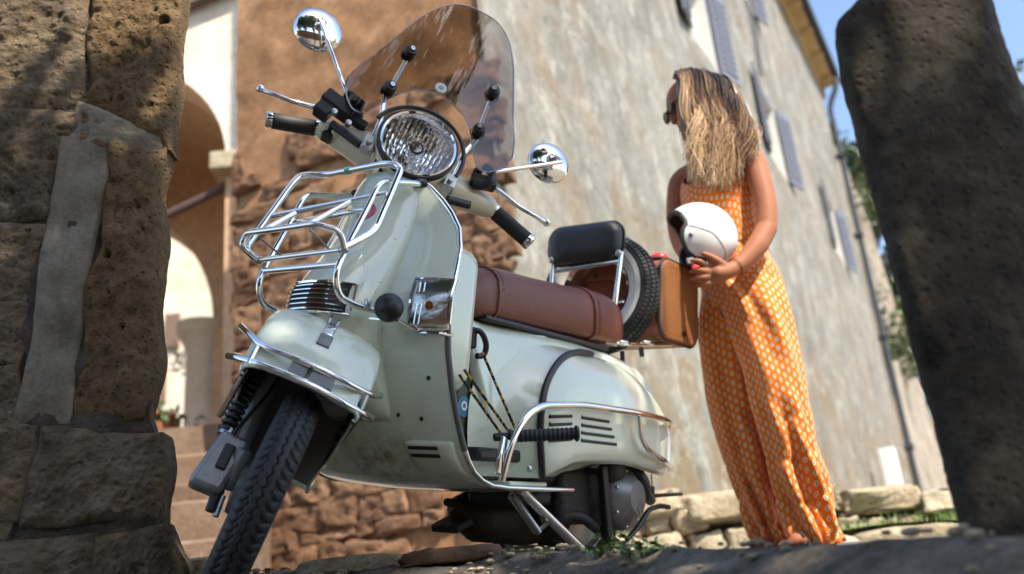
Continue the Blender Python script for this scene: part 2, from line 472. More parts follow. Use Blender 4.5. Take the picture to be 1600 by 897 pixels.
# foreground rock ledge, crest running from the left pier to the dark post
s = MB()
NA, NC = 420, 70
xs_l = [-1.35 + 2.15 * i / NA for i in range(NA + 1)]
vs = []
for j in range(NC + 1):
    for x in xs_l:
        t = -1 + 1.5 * j / NC                     # -1 front foot .. 0 crest .. .5 back
        yc, zc = interp(x, CRX, CRY), interp(x, CRX, CRZ)
        dx = (interp(x + .02, CRX, CRY) - interp(x - .02, CRX, CRY)) / .04
        nx, ny = dx, -1.0
        l = sqrt(nx * nx + ny * ny); nx /= l; ny /= l           # outward, to the camera side
        d = -t * .62 if t < 0 else -t * .9
        px, py = x + nx * d * .6, yc + ny * d
        if t < 0:
            sl = interp(x, [-.5, 0.05], [.20, .62])
            z = zc - sl * (-t * .62) ** 1.15 - .0
        else:
            z = zc - .30 * t * t - .02 * t
        z -= .012 * (1 - min(1, abs(t) * 6)) * 0
        q = Vector((px, py, z))
        w = noise.noise(q * 3.2) * .032 + noise.noise(q * 8) * .016 + noise.noise(q * 22 + Vector((5, 1, 2))) * .009 + noise.noise(q * 55) * .0025
        # bedding: terraced layers in the rock
        st_ = abs(((z + .03 * noise.noise(q * 2)) / .045) % 1 - .5) * 2
        w += .009 * (st_ - .5)
        k = min(1, max(.12, abs(t) * 4 + .12))
        vs.append((px, py, z + w * k - (.004 if t > -.15 else 0)))
s.add(vs, [(j * (NA + 1) + i, j * (NA + 1) + i + 1, (j + 1) * (NA + 1) + i + 1, (j + 1) * (NA + 1) + i) for j in range(NC) for i in range(NA)])
tag(s.build('rock_ledge', LEDGE), kind='structure')

def rock(c, d, seed, n=10, amp=.10, e=3.2):
    """a rounded irregular block: superellipsoid with noise"""
    s = MB(); R = []
    sd = Vector((seed * 3.7, seed * 1.3, seed * 7.1))
    for i in range(n + 1):
        ph = -pi / 2 + pi * i / n; ring = []
        for k in range(2 * n):
            th = 2 * pi * k / (2 * n)
            f = lambda v: abs(v) ** (2 / e) * (1 if v >= 0 else -1)
            p = Vector((f(cos(ph)) * f(cos(th)) + 1e-4 * cos(th), f(cos(ph)) * f(sin(th)) + 1e-4 * sin(th), f(sin(ph))))
            a = 1 + amp * noise.noise(p * 1.6 + sd) + amp * .5 * noise.noise(p * 4 + sd) + amp * .35 * noise.noise(p * 9 + sd)
            ring.append(Vector((c[0] + p.x * a * d[0] / 2, c[1] + p.y * a * d[1] / 2, c[2] + p.z * a * d[2] / 2)))
        R.append(ring)
    return s.rings(R, True, False, False)
PITS = []
def stone_patch(quad, nrm, depth, bulge, seed, n=14, rough=.010, wob=.012, pits=None):
    """heightfield stone in the face plane given by a quad of 3D points, with sides running back"""
    A, B, C_, D = [Vector(q) for q in quad]; nrm = Vector(nrm).normalized(); sd = Vector((seed * 5.3, seed * 2.1, seed * .7))
    def f(u, v):
        p = (A * (1 - u) + B * u) * (1 - v) + (D * (1 - u) + C_ * u) * v
        w1, w2 = noise.noise(p * 7 + sd), noise.noise(p * 7 + sd + Vector((9, 9, 9)))
        edge = max(abs(u * 2 - 1), abs(v * 2 - 1))
        e1 = (B - A).normalized(); e2 = (D - A).normalized()
        p = p + e1 * w1 * wob + e2 * w2 * wob
        rr = max(abs(u * 2 - 1) ** 10, abs(v * 2 - 1) ** 10)
        h = bulge * (1 - rr) + rough * (noise.noise(p * 14 + sd) + .6 * noise.noise(p * 34 + sd) + .3 * noise.noise(p * 80)) * (1 - .6 * rr)
        if pits:
            h += rough * .9 * (abs(noise.noise(p * 11 + sd)) - .3) - rough * .8 * max(0, noise.noise(p * 45 + sd) - .25)
            for (hx, hz, hr_, hd) in pits:
                q = ((p.x - hx) ** 2 + (p.z - hz) ** 2) / (hr_ * hr_)
                if q < 3: h -= hd * math.exp(-q * q)
        return p + nrm * h
    s = MB().grid(f, n, n)
    ring = [f(i / n, 0) for i in range(n)] + [f(1, i / n) for i in range(n)] + [f(1 - i / n, 1) for i in range(n)] + [f(0, 1 - i / n) for i in range(n)]
    s.rings([ring, [p - nrm * depth for p in ring]], True, False, False)
    return s

# ---- house: long plaster wall, rubble end wall, windows, eaves ------------------------------------
H0 = hw_(5.25, -2.6, .3)
house = empty('old_stone_house', 'tall old house with patchy grey plaster wall, grey shutters and ochre eaves', 'house', loc=H0)
def hp(u, n, z): return hw_(u, n, z) - H0
wins = [(11.75, 13.12, 8.05, 9.70), (16.25, 17.62, 8.10, 9.72), (22.4, 23.82, 8.35, 9.95), (16.3, 17.62, 11.9, 13.6), (11.75, 13.12, 11.9, 13.6)]
us = sorted({5.25, 27.7} | {w[0] for w in wins} | {w[1] for w in wins} | set(np.arange(6, 27.5, .75).round(2).tolist()))
zs = sorted({-.3, 15.6} | {w[2] for w in wins} | {w[3] for w in wins} | set(np.arange(.4, 15.3, .75).round(2).tolist()))
s = MB(); ix = {}
def wv(u, z, n=None):
    key = (round(u, 3), round(z, 3), n)
    if key not in ix:
        ix[key] = len(s.v)
        w = .05 * noise.noise((u * .5, z * .5, 1)) + .018 * noise.noise((u * 1.7, z * 1.7, 4))
        if any(abs(u - a) < 1e-3 and c - 1e-3 <= z <= d + 1e-3 or abs(u - b) < 1e-3 and c - 1e-3 <= z <= d + 1e-3 for a, b, c, d in wins): w *= .3
        s.add([hp(u, -2.6 + (w if n is None else n), z)], [])
    return ix[key]
fs = []
for i in range(len(us) - 1):
    for j in range(len(zs) - 1):
        um, zm = (us[i] + us[i + 1]) / 2, (zs[j] + zs[j + 1]) / 2
        if any(a < um < b and c < zm < d for a, b, c, d in wins): continue
        fs.append((wv(us[i], zs[j]), wv(us[i + 1], zs[j]), wv(us[i + 1], zs[j + 1]), wv(us[i], zs[j + 1])))
s.f = fs
s.build('plaster_wall', PLASTER, house, recalc=True)
REVEAL = simple('white_reveal', (.62, .61, .57), .8, var=.06, vscale=3)
for a, b, c, d in wins:
    m = MB()
    for q in (((a, 0, c), (a, -.3, c), (a, -.3, d), (a, 0, d)), ((b, 0, c), (b, 0, d), (b, -.3, d), (b, -.3, c)), ((a, 0, c), (b, 0, c), (b, -.3, c), (a, -.3, c)), ((a, 0, d), (a, -.3, d), (b, -.3, d), (b, 0, d))):
        m.add([hp(x, -2.6 + y, z) for x, y, z in q], [(0, 1, 2, 3)])
    wn = m.build('window', REVEAL, house, smooth=0)
    m = MB().add([hp(x, -2.88, z) for x, z in ((a, c), (b, c), (b, d), (a, d))], [(0, 1, 2, 3)])
    m.build('pane', DARKWIN, wn, smooth=0)
    for x in (a + .04, (a + b) / 2, b - .04):
        m = MB().box((0, 0, 0), (.06, .06, d - c)); m.map(lambda p: hp(x + p.x, -2.85 + p.y, (c + d) / 2 + p.z)); m.build('frame', REVEAL, wn, smooth=0)
    for xa, xb, na, nb in ((b + .02, b + .52, .05, .17), (a - .55, a - .04, .10, .035)):
        def sh(p, xa=xa, xb=xb, na=na, nb=nb):
            t = p.x
            return hp(xa + (xb - xa) * t, -2.6 + na + (nb - na) * t + p.y, p.z)
        m = MB().box((.5, 0, (c + d) / 2), (1, .045, d - c - .02)); m.map(sh)
        so = m.build('shutter', SHUTTER, house, smooth=0)
        for k in range(12):
            z = c + .12 + (d - c - .24) * (k + .5) / 12
            m = MB().box((.5, .03, z), (.78, .03, (d - c - .24) / 12 * .62)); m.map(sh); m.build('slat', SHUTTER, so, smooth=0)
m = MB().tube([hp(16.9, -2.55, 10.1), hp(16.95, -2.52, 11.2), hp(16.85, -2.54, 11.8)], .03, 6); m.build('wall_cable', METALPIPE, house)
# eaves, gutter, roof
m = MB(); m.add([hp(5.2, -2.75, 15.45), hp(27.9, -2.75, 15.45), hp(27.9, -2.18, 15.56), hp(5.2, -2.18, 15.56)], [(0, 1, 2, 3)]); m.build('soffit', OCHRE, house, smooth=0)
m = MB().box((0, 0, 0), (22.9, .22, .30)); m.map(lambda p: hp(16.6 + p.x, -2.63 + p.y, 15.42 + p.z)); m.build('cornice', OCHRE, house, smooth=0)
for k in range(16):
    m = MB().box((0, 0, 0), (.14, .42, .12)); m.map(lambda p: hp(6 + k * 1.42 + p.x, -2.36 + p.y, 15.46 + p.z)); m.build('rafter', OCHRE, house, smooth=0)
m = MB().box((0, 0, 0), (22.9, .05, .20)); m.map(lambda p: hp(16.6 + p.x, -2.15 + p.y, 15.66 + p.z)); m.build('fascia', METALPIPE, house, smooth=0)
m = MB().tube([hp(5.2, -2.06, 15.68), hp(28.0, -2.06, 15.68)], .085, 10); m.build('gutter', METALPIPE, house)
m = MB().add([hp(5.0, -2.05, 15.86), hp(28.0, -2.05, 15.86), hp(28.0, -3.4, 16.8), hp(5.0, -3.4, 16.8)], [(0, 1, 2, 3)]); m.build('roof', TILE, house, smooth=0, solid=.15)
m = MB().tube(fillet([hp(27.55, -2.08, 15.65), hp(27.5, -2.15, 15.2), hp(27.5, -2.45, 14.7), hp(27.45, -2.48, 3.1)], .3), .085, 10); dp = m.build('downpipe', METALPIPE, house)
for z in (4.5, 7.5, 10.5, 13): MB().tube([hp(27.45, -2.6, z), hp(27.45, -2.36, z)], .10, 8).build('pipe_clip', METALPIPE, dp)
# end wall facing the scooter: rubble below, rough render above
m = MB()
def endp(t, z):       # t metres back from the corner
    w = .05 * noise.noise((t * 1.2, z * 1.2, 3)) + .02 * noise.noise((t * 5, z * 5, 6))
    return hp(5.25 + .04 + w, -2.6 - t, z)
m.grid(lambda u, v: endp(2.27 * u, .2 + 6.0 * v), 40, 90)
m.grid(lambda u, v: hp(5.29 + 6 * u, -4.87, .2 + 6.0 * v), 2, 2)
m.grid(lambda u, v: hp(5.29 + 6 * u, -2.65 - 2.22 * v, 6.2), 2, 2)
m.build('end_wall', ORANGEPL, house, recalc=False)
rr = random.Random(3)
z = .35; k = 0
while z < 3.9:
    h = rr.uniform(.08, .24); t = -.02 - rr.uniform(0, .1)
    while t < 2.27:
        w = rr.uniform(.12, .5); w = min(w, 2.28 - t)
        if w < .07: break
        if rr.random() < .93 - max(0, z - 3.0) * .6:
            j = [rr.uniform(-.03, .03) for _ in range(8)]
            qd = [hp(5.26, -2.6 - (t + .003) + j[0], z + .002 + j[1]), hp(5.26, -2.6 - (t + w - .003) + j[2], z + .002 + j[3]), hp(5.26, -2.6 - (t + w - .003) + j[4], z + h - .002 + j[5]), hp(5.26, -2.6 - (t + .003) + j[6], z + h - .002 + j[7])]
            stone_patch(qd, -U2, .06, rr.uniform(.0, .028), k, 9, .022, .035).build('stone', REDSTONE, house, smooth=50); k += 1
        t += w
    z += h
m = MB(); m.grid(lambda u, v: hp(5.25, -2.6 - .55 * u, 6.1 + 9.5 * v), 2, 2); m.build('wall_end', PLASTER, house, smooth=0)
# ---- lower wall beyond the downpipe ----------------------------------------------------------------
F0_ = hw_(28, -2.9, 3)
far = empty('old_garden_wall', 'weathered tall wall continuing beyond the dark downpipe, tufted with greenery', 'wall', loc=F0_)
m = MB()
def ftop(u): return (14.2 + .5 * noise.noise((u * .5, 0, 0)) + .9 * sin((u - 27.8) / 5)) * interp(u, [38, 46, 60, 90], [1, .78, .66, .62])
m.grid(lambda u, v: (lambda q: hw_(q, -2.75 - .02 * (q - 27.8) + .12 * noise.noise((q * .6, v * 6, 2)), 1.5 + (ftop(q) - 1.5) * v) - F0_)(27.8 + 60 * u), 160, 30)
m.grid(lambda u, v: (lambda q: hw_(q, -2.75 - .02 * (q - 27.8) - 1.2 * v, ftop(q)) - F0_)(27.8 + 60 * u), 160, 2)
m.build('wall_face', stone('garden_wall_stone', ((.16, .12, .085), (.28, .24, .19), (.42, .38, .32), (.50, .45, .36)), .8, .6, .05, .2, 4, ((.32, .17, .08), .5, .56, .7), world_co=True), far)

# ---- arcade at the left -------------------------------------------------------------------------------
A0 = Vector((-3.4, 9, 1.9))
arc_ = empty('arcade', 'sunlit arcade with round arches and a column behind the left pier', 'arcade', loc=A0)
def wallarch(y, cx, cz, r, x0, x1, z0, z1, n=28):
    m = MB()
    pts = [(cx + r * cos(pi - pi * i / n), cz + r * sin(pi - pi * i / n)) for i in range(n + 1)]
    for i in range(n):
        (xa, za), (xb, zb) = pts[i], pts[i + 1]
        m.add([(xa, y, za), (xb, y, zb), (xb, y, z1), (xa, y, z1)], [(0, 1, 2, 3)])
    m.add([(x0, y, z0), (cx - r, y, z0), (cx - r, y, z1), (x0, y, z1)], [(0, 1, 2, 3)])
    m.add([(cx + r, y, z0), (x1, y, z0), (x1, y, z1), (cx + r, y, z1)], [(0, 1, 2, 3)])
    return m, pts
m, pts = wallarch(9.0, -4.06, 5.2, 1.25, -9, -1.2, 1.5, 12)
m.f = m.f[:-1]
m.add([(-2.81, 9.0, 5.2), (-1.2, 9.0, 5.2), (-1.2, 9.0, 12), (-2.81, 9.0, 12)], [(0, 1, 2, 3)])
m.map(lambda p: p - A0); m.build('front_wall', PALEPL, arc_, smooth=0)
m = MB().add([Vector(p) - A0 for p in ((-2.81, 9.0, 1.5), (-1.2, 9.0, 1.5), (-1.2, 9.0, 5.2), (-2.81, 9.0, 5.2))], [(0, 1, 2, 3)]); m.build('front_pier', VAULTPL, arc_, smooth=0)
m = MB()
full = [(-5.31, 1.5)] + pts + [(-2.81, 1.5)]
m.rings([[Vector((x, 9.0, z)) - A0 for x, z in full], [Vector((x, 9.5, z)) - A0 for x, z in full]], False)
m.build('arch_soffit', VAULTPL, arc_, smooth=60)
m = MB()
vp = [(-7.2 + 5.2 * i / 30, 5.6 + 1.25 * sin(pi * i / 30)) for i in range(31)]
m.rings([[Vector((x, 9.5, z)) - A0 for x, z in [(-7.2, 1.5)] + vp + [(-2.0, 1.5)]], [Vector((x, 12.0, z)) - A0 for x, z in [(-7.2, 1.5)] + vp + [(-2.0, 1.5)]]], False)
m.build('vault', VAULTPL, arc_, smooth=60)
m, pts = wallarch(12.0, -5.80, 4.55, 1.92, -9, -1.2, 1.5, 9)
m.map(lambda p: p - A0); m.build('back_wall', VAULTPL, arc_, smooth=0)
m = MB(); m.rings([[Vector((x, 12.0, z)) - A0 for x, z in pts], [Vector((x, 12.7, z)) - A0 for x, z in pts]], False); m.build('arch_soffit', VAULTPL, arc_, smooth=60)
m = MB().lathe([(.30, 2.70), (.30, 2.82), (.235, 2.90), (.215, 3.0), (.20, 4.15), (.22, 4.22), (.23, 4.28), (.30, 4.42), (.33, 4.46), (.33, 4.58), (0, 4.58)], (-4.06, 12.15, 0) - A0 * Vector((1, 1, 1)).x if False else Vector((-4.06, 12.15, 0)) - A0, (0, 0, 1), 28)
m.build('column', stone('column_stone', ((.62, .50, .34), (.72, .61, .45), (.78, .70, .55)), 2, .4, .02), arc_, smooth=40)
m = MB().box(Vector((-2.72, 9.0, 5.10)) - A0, (.42, .34, .20)); m.build('impost', PALESTONE, arc_, smooth=0, bevel=.02)
m = MB().tube([Vector((-3.75, 9.2, 4.60)) - A0, Vector((-2.75, 9.2, 5.02)) - A0], .045, 8); m.build('tie_rod', simple('rusty_iron', (.07, .045, .035), .7), arc_)
m = MB().box((0, 0, 0), (1.4, .12, .14)); m.map(lambda p: Matrix.Rotation(radians(-20), 3, 'Y') @ p + Vector((-3.35, 8.9, 7.08)) - A0); m.build('beam', simple('grey_beam', (.14, .10, .08), .7), arc_, smooth=0)
# sunny facade far behind the arcade
B0 = Vector((-8, 20, 4))
fac = empty('sunny_townhouse', 'sunlit cream townhouse seen through the far arch', 'house', loc=B0)
m = MB().box(Vector((-9.2, 20.6, 7)) - B0, (6.2, 1.0, 12)); m.build('wall', PALEPL, fac, smooth=0)
for x, z in ((-7.36, 7.5), (-7.62, 6.3), (-8.6, 7.5), (-8.6, 5.6)):
    m = MB().box(Vector((x, 20.06, z)) - B0, (.30, .10, .75)); f_ = m.build('shutter', simple('brown_shutter', (.16, .10, .07), .6), fac, smooth=0)
m = MB().box(Vector((-7.5, 20.2, 3.6)) - B0, (1.0, .6, .12)); m.build('sill', STEPSTONE, fac, smooth=0)
# floor of the arcade and steps
s = MB().box((-4.6, 11.0, 1.70), (5.6, 7.4, .5)); tag(s.build('terrace', STEPSTONE, smooth=0), kind='structure')
steps = empty('stone_steps', 'worn stone steps climbing towards the arcade beside the left pier', 'steps', loc=(-2.6, 6, .9))
for y0, z, x1 in ((4.75, .72, -1.50), (5.45, 1.03, -1.66), (6.15, 1.28, -1.80), (6.85, 1.62, -1.95)):
    m = MB()
    n = 24
    R = []
    for i in range(n + 1):
        t = i / n; x = -4.4 + (x1 + 4.4) * t
        y = y0 + .10 * (1 - (2 * t - 1) ** 2) * -1 + .02 * noise.noise((x * 3, z, 0)); dz = .012 * noise.noise((x * 4, z * 9, 1))
        R.append([Vector((x, y, z - .34)), Vector((x, y, z - .02 + dz)), Vector((x, y + .03, z + dz)), Vector((x, y + .9, z + dz)), Vector((x, y + .9, z - .34))])
    m.rings(R); m.map(lambda p: p - Vector((-2.6, 6, .9))); m.build('step', STEPSTONE, steps, smooth=30)
pl = empty('flower_planter', 'terracotta planter of red geraniums on the terrace by the arcade', 'planter', loc=(-3.08, 8.1, 1.95))
MB().lathe([(0, 0), (.13, 0), (.17, .22), (.18, .24), (.16, .24), (.15, .20), (0, .20)], (0, 0, 0), (0, 0, 1), 20).build('pot', simple('terracotta', (.38, .17, .09), .8, var=.15), pl)
def leaves(n, fn, size, rng):
    m = MB()
    for _ in range(n):
        c = fn(rng); d = Vector((rng.gauss(0, 1), rng.gauss(0, 1), rng.gauss(0, .7))).normalized(); e = d.cross(Vector((rng.gauss(0, 1), rng.gauss(0, 1), rng.gauss(0, 1)))).normalized()
        q = size * rng.uniform(.6, 1.3)
        m.add([c - d * q, c + e * q * .45, c + d * q, c - e * q * .45], [(0, 1, 2, 3)])
    return m
LEAF = simple('leaf_green', (.055, .105, .025), .5, var=.5, vscale=8)
LEAF2 = simple('leaf_olive', (.085, .115, .045), .5, var=.5, vscale=3)
LEAFDRY = simple('grass_blade', (.13, .19, .045), .6, var=.4, vscale=4)
rg = random.Random(11)
leaves(260, lambda r: Vector((r.gauss(0, .12), r.gauss(0, .10), .28 + r.gauss(0, .05))), .045, rg).build('foliage', LEAF, pl, smooth=0)
for _ in range(9):
    c = Vector((rg.gauss(0, .11), -.06 + rg.gauss(0, .06), .36 + rg.gauss(0, .05)))
    MB().ball(c, .036, 8, 6).build('blossom', simple('red_blossom', (.55, .02, .03), .6) if _ == 0 else bpy.data.materials['red_blossom'], pl)
def tuft(name, loc, n, spread, h, label, cat, group=None, mat_=LEAF, bl=.02):
    o = empty(name, label, cat, group, loc)
    m = leaves(n, lambda r: Vector((r.gauss(0, spread), r.gauss(0, spread * .7), abs(r.gauss(0, h)))), bl, rg); m.build('leaves', mat_, o, smooth=0)
    m = MB()
    for _ in range(6): m.tube([Vector((0, 0, -.02)), Vector((rg.gauss(0, spread), rg.gauss(0, spread * .7), h * 1.2))], bl * .06, 4)
    m.build('stems', mat_, o, smooth=0)
    return o
tuft('wall_bush', Vector((-4.9, 14, 4.6)), 160, .16, .25, 'small hanging plant with red flowers on the townhouse side of the arch', 'plant', None, LEAF, .05)
w1 = hw_(31.0, -2.6, 7.9)
for (u_, z_, n_, sp_, h_, lab) in ((30.6, 7.6, 900, .75, .9, 'large dark green shrub growing on the weathered wall beside the downpipe'), (36.0, 8.2, 300, .5, .5, 'small green tuft on the weathered wall at the edge of the dark post'), (33.5, 13.6, 500, 1.6, .5, 'dry yellow green growth along the top of the weathered wall')):
    tuft('wall_shrub', hw_(u_, -2.5, z_), n_, sp_, h_, lab, 'shrub', 'shrubs on the garden wall', LEAF2, .13)

# ---- near pier at the left -----------------------------------------------------------------------------------
PR = empty('stone_pier', 'dark weathered stone pier with a pale mortar streak at the left edge', 'pier', loc=(-1.1, 2.2, .25))
def pw(px, py, Y=2.1):                    # face x, z of the pier; outlines below are unprojected from image pixels
    return Vector((px, Y, py))
PO = Vector((-1.1, 2.2, .25))
def pq(pts): return [Vector((x, 2.1, z)) - PO for x, z in pts]
# outline of the mortar core
core = [(-1.55, -.2), (-.70, -.2), (-.712, .26), (-.775, .36), (-.79, .52), (-.815, .60), (-.832, .95), (-.826, 1.25), (-.812, 1.5), (-.798, 1.9), (-.79, 2.35), (-1.55, 2.35)]
m = MB(); 
m.rings([[Vector((x + (0 if y == 2.125 else -.45 * (y - 2.125)), y, z)) - PO for x, z in core] for y in (2.125, 2.9)])
m.build('mortar_core', MORTAR, PR, smooth=0)
JOINT = stone('pier_joint', ((.030, .024, .018), (.07, .055, .04), (.12, .10, .075)), 6, 1, .015, .3, 50)
cz_, cxr = [c[1] for c in core[1:11]], [c[0] for c in core[1:11]]
m = MB().grid(lambda u, v: (lambda z: (lambda p: p - PO + Vector((0, -.012 * noise.noise(p * 9) - .008 * noise.noise(p * 25), 0)))(Vector((-1.5 + (interp(z, cz_, cxr) - .004 + 1.5) * u, 2.103, z))))(.10 + 2.2 * v), 60, 160)
m.build('joint_bed', JOINT, PR, smooth=60)
stones = [
 ([(-1.00, 1.395), (-.800, 1.265), (-.782, 1.76), (-1.01, 1.80)], LIGHTSTONE, .040, 1), ([(-1.00, 1.80), (-.782, 1.78), (-.77, 2.3), (-1.0, 2.3)], PIERSTONE, .04, 2),
 ([(-1.50, 1.44), (-1.015, 1.40), (-1.02, 1.78), (-1.5, 1.80)], PIERSTONE, .038, 3), ([(-1.5, 1.81), (-1.01, 1.81), (-1.01, 2.3), (-1.5, 2.3)], PIERSTONE, .04, 4),
 ([(-1.50, 1.12), (-1.075, 1.10), (-1.020, 1.38), (-1.5, 1.42)], PIERSTONE, .036, 5), ([(-.985, .612), (-.822, .600), (-.806, 1.245), (-.930, 1.305)], LIGHTSTONE, .045, 6),
 ([(-1.50, .905), (-1.115, .905), (-1.085, 1.085), (-1.5, 1.10)], PIERSTONE, .030, 7), ([(-1.50, .745), (-1.115, .745), (-1.115, .89), (-1.5, .89)], PIERSTONE, .034, 8), ([(-1.50, .605), (-1.095, .60), (-1.11, .735), (-1.5, .735)], PIERSTONE, .028, 9),
 ([(-1.075, .375), (-.782, .372), (-.790, .555), (-1.05, .590)], PIERSTONE, .062, 10), ([(-1.50, .405), (-1.085, .40), (-1.06, .595), (-1.5, .60)], PIERSTONE, .045, 11),
 ([(-1.50, .335), (-1.12, .335), (-1.10, .395), (-1.5, .40)], PIERSTONE, .03, 12), ([(-.915, .15), (-.690, .13), (-.775, .365), (-.918, .350)], PIERSTONE, .075, 13), ([(-1.5, .12), (-.925, .14), (-.925, .345), (-1.5, .33)], PIERSTONE, .06, 14),
 ([(-1.02, 1.30), (-.955, 1.27), (-.95, 1.36), (-1.015, 1.385)], REDSTONE, .03, 15)]
rp = random.Random(8)
pits = [(-.818 + 1.1, 1.62 - .25, .014, .035), (-.925 + 1.1, .985 - .25, .009, .025), (-.86 + 1.1, 1.10 - .25, .006, .015), (-.88 + 1.1, .80 - .25, .006, .014), (-1.25 + 1.1, 1.40 - .25, .02, .03)]
pits += [(rp.uniform(-.42, .30), rp.uniform(.3, 2.0), rp.uniform(.003, .008), rp.uniform(.005, .012)) for _ in range(90)]
for q, mt, bl_, sd in stones: stone_patch(pq([(x + (x - sum(a for a, _ in q) / 4) * .035, z + (z - sum(b for _, b in q) / 4) * .035) for x, z in q]), (0, -1, 0), .06, bl_ * .22 + .008, sd, 100, .013, .022, pits).build('stone', mt, PR, smooth=60)
# rough pale mortar streak standing a little proud
stone_patch(pq([(-1.110, .60), (-.985, .60), (-.935, 1.33), (-1.060, 1.36)]), (0, -1, 0), .03, .012, 31, 40, .010, .014).build('mortar_streak', MORTAR, PR, smooth=60)
stone_patch(pq([(-1.06, 1.30), (-.815, 1.235), (-.800, 1.285), (-1.03, 1.42)]), (0, -1, 0), .03, .012, 32, 30, .009, .022).build('mortar_streak', MORTAR, PR, smooth=60)
# ---- dark post at the right -----------------------------------------------------------------------------------
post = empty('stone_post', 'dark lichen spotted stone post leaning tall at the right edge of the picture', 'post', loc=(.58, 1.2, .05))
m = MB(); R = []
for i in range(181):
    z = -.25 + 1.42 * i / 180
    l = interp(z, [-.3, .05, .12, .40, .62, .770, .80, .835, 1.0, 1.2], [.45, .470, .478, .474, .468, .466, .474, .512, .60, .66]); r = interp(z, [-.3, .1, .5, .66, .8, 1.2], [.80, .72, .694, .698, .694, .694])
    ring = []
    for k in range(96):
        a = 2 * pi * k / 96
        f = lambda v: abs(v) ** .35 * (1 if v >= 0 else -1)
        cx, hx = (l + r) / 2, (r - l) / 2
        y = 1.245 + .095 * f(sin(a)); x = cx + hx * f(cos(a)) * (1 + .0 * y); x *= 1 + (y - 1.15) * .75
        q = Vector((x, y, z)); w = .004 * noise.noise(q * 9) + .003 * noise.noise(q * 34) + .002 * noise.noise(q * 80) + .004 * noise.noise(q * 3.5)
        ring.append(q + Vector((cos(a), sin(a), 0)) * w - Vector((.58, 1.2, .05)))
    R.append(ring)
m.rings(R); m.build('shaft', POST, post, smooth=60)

# ---- low garden wall, kerb, lawn, meter box ---------------------------------------------------------------------
LW = empty('low_stone_wall', 'low sunlit wall of rough pale blocks behind the woman', 'wall', loc=(.9, 5.1, .5))
rr = random.Random(5)
def lw(c, d, sd, mt=PALESTONE, n=9): rock(Vector(c) - Vector((.9, 5.1, .5)), d, sd, n + 5, .26, 6.0).build('stone', mt, LW, smooth=70)
x = .30; k = 0
for w, zt, h in ((.42, .835, .15), (.46, .80, .17), (.34, .775, .14), (.40, .735, .13), (.36, .70, .12), (.42, .655, .12), (.5, .61, .11), (.5, .57, .10)):
    lw((x + w / 2, 5.12 + .02 * (k % 2), zt - .05 - h / 2 + rr.uniform(-.012, .012)), (w * 1.02, .36, h), k + 40, n=12); x += w * .98; k += 1
for row, (zb, h) in enumerate(((.62, .14), (.49, .15), (.38, .14))):
    x = .28 + .07 * row
    while x < 2.6:
        w = rr.uniform(.10, .27); top = interp(x, [.3, 3.4], [.655, .42])
        if zb < top: lw((x + w / 2, 5.14 + rr.uniform(-.03, .03), zb), (w * .99, .30, h * rr.uniform(.85, 1.05)), k); k += 1
        x += w
kb = empty('stone_kerb', 'pale sunlit kerb slabs along the edge of the lawn', 'kerb', loc=(2, 4.3, .4))
for i in range(6): rock(Vector((1.15 + .50 * i, 4.55 + .02 * (i % 2) + i * .06, .365 + .018 * i)) - Vector((2, 4.3, .4)), (.49, .26, .14), 80 + i, 9, .10, 4).build('slab', PALESTONE, kb, smooth=70)
s = MB(); s.grid(lambda u, v: Vector((1.3 + 5.5 * u, 4.75 + 9 * v, gz(1, 4.75 + 9 * v) + .045 + .03 * noise.noise((u * 8, v * 12, 0)))), 50, 60)
tag(s.build('lawn_soil', simple('lawn_soil', (.10, .14, .04), .9, var=.4, vscale=3)), kind='structure')
s = MB()
for _ in range(9000):
    x, y = 1.35 + 5.2 * rg.random(), 4.8 + 7 * rg.random() ** 1.5; z = gz(1, y) + .04
    a = rg.uniform(0, 2 * pi); h = rg.uniform(.03, .085); w = .006
    dx, dy = cos(a) * w, sin(a) * w; bx, by = rg.gauss(0, .025), rg.gauss(0, .025)
    s.add([(x - dx, y - dy, z), (x + dx, y + dy, z), (x + bx, y + by, z + h)], [(0, 1, 2)])
tag(s.build('grass', LEAFDRY, smooth=0, recalc=False), kind='stuff')
BX0 = Vector((6.78, 19.0, 2.30))
mb_ = empty('meter_box', 'pale grey electrical box on a rusty post at the foot of the plaster wall', 'meter box', loc=BX0)
s = MB().box((0, 0, .62), (.30, .26, .80), Matrix.Rotation(radians(-26), 3, 'Z')); s.build('cabinet', BOXGREY, mb_, bevel=.02)
s = MB().box((0, 0, 0), (.09, .09, .5)); s.build('stand', simple('rusty_stand', (.16, .07, .04), .8), mb_)
o = rock((0, 0, 0), (.40, .40, .30), 99, 10, .05, 2.2).build('white_boulder', simple('white_stone', (.62, .57, .46), .8, var=.1), loc=(6.50, 17, 1.98)); tag(o, 'rounded white stone lying on the grass below the downpipe', 'stone')
o = rock((0, 0, 0), (.36, .30, .09), 77, 12, .10, 4).build('paving_slab', PALESTONE, loc=(-.12, 2.85, .275)); tag(o, 'flat pale slab on the ground under the centre stand', 'slab')
for i, (c, d, lab) in enumerate((((-.86, 2.50, .305), (.26, .16, .045), 'pale flat stone on the ledge at the foot of the left pier'), ((-.40, 2.24, .246), (.24, .15, .040), 'pale flat stone on the ledge just right of the front tyre'), ((-.17, 2.02, .222), (.20, .13, .035), 'brown flat stone on the ledge below the exhaust'))):
    o = rock((0, 0, 0), d, 60 + i, 12, .16, 4.5).build('flat_stone', PALESTONE if i < 2 else STEPSTONE, loc=c); tag(o, lab, 'stone', 'loose stones on the ledge')
o = rock((0, 0, 0), (.055, .045, .022), 71, 10, .12, 2.4).build('pebble', simple('pale_pebble', (.50, .47, .40), .8), loc=(.075, 1.60, .118)); tag(o, 'small pale pebble on the rock ledge below the engine', 'pebble')
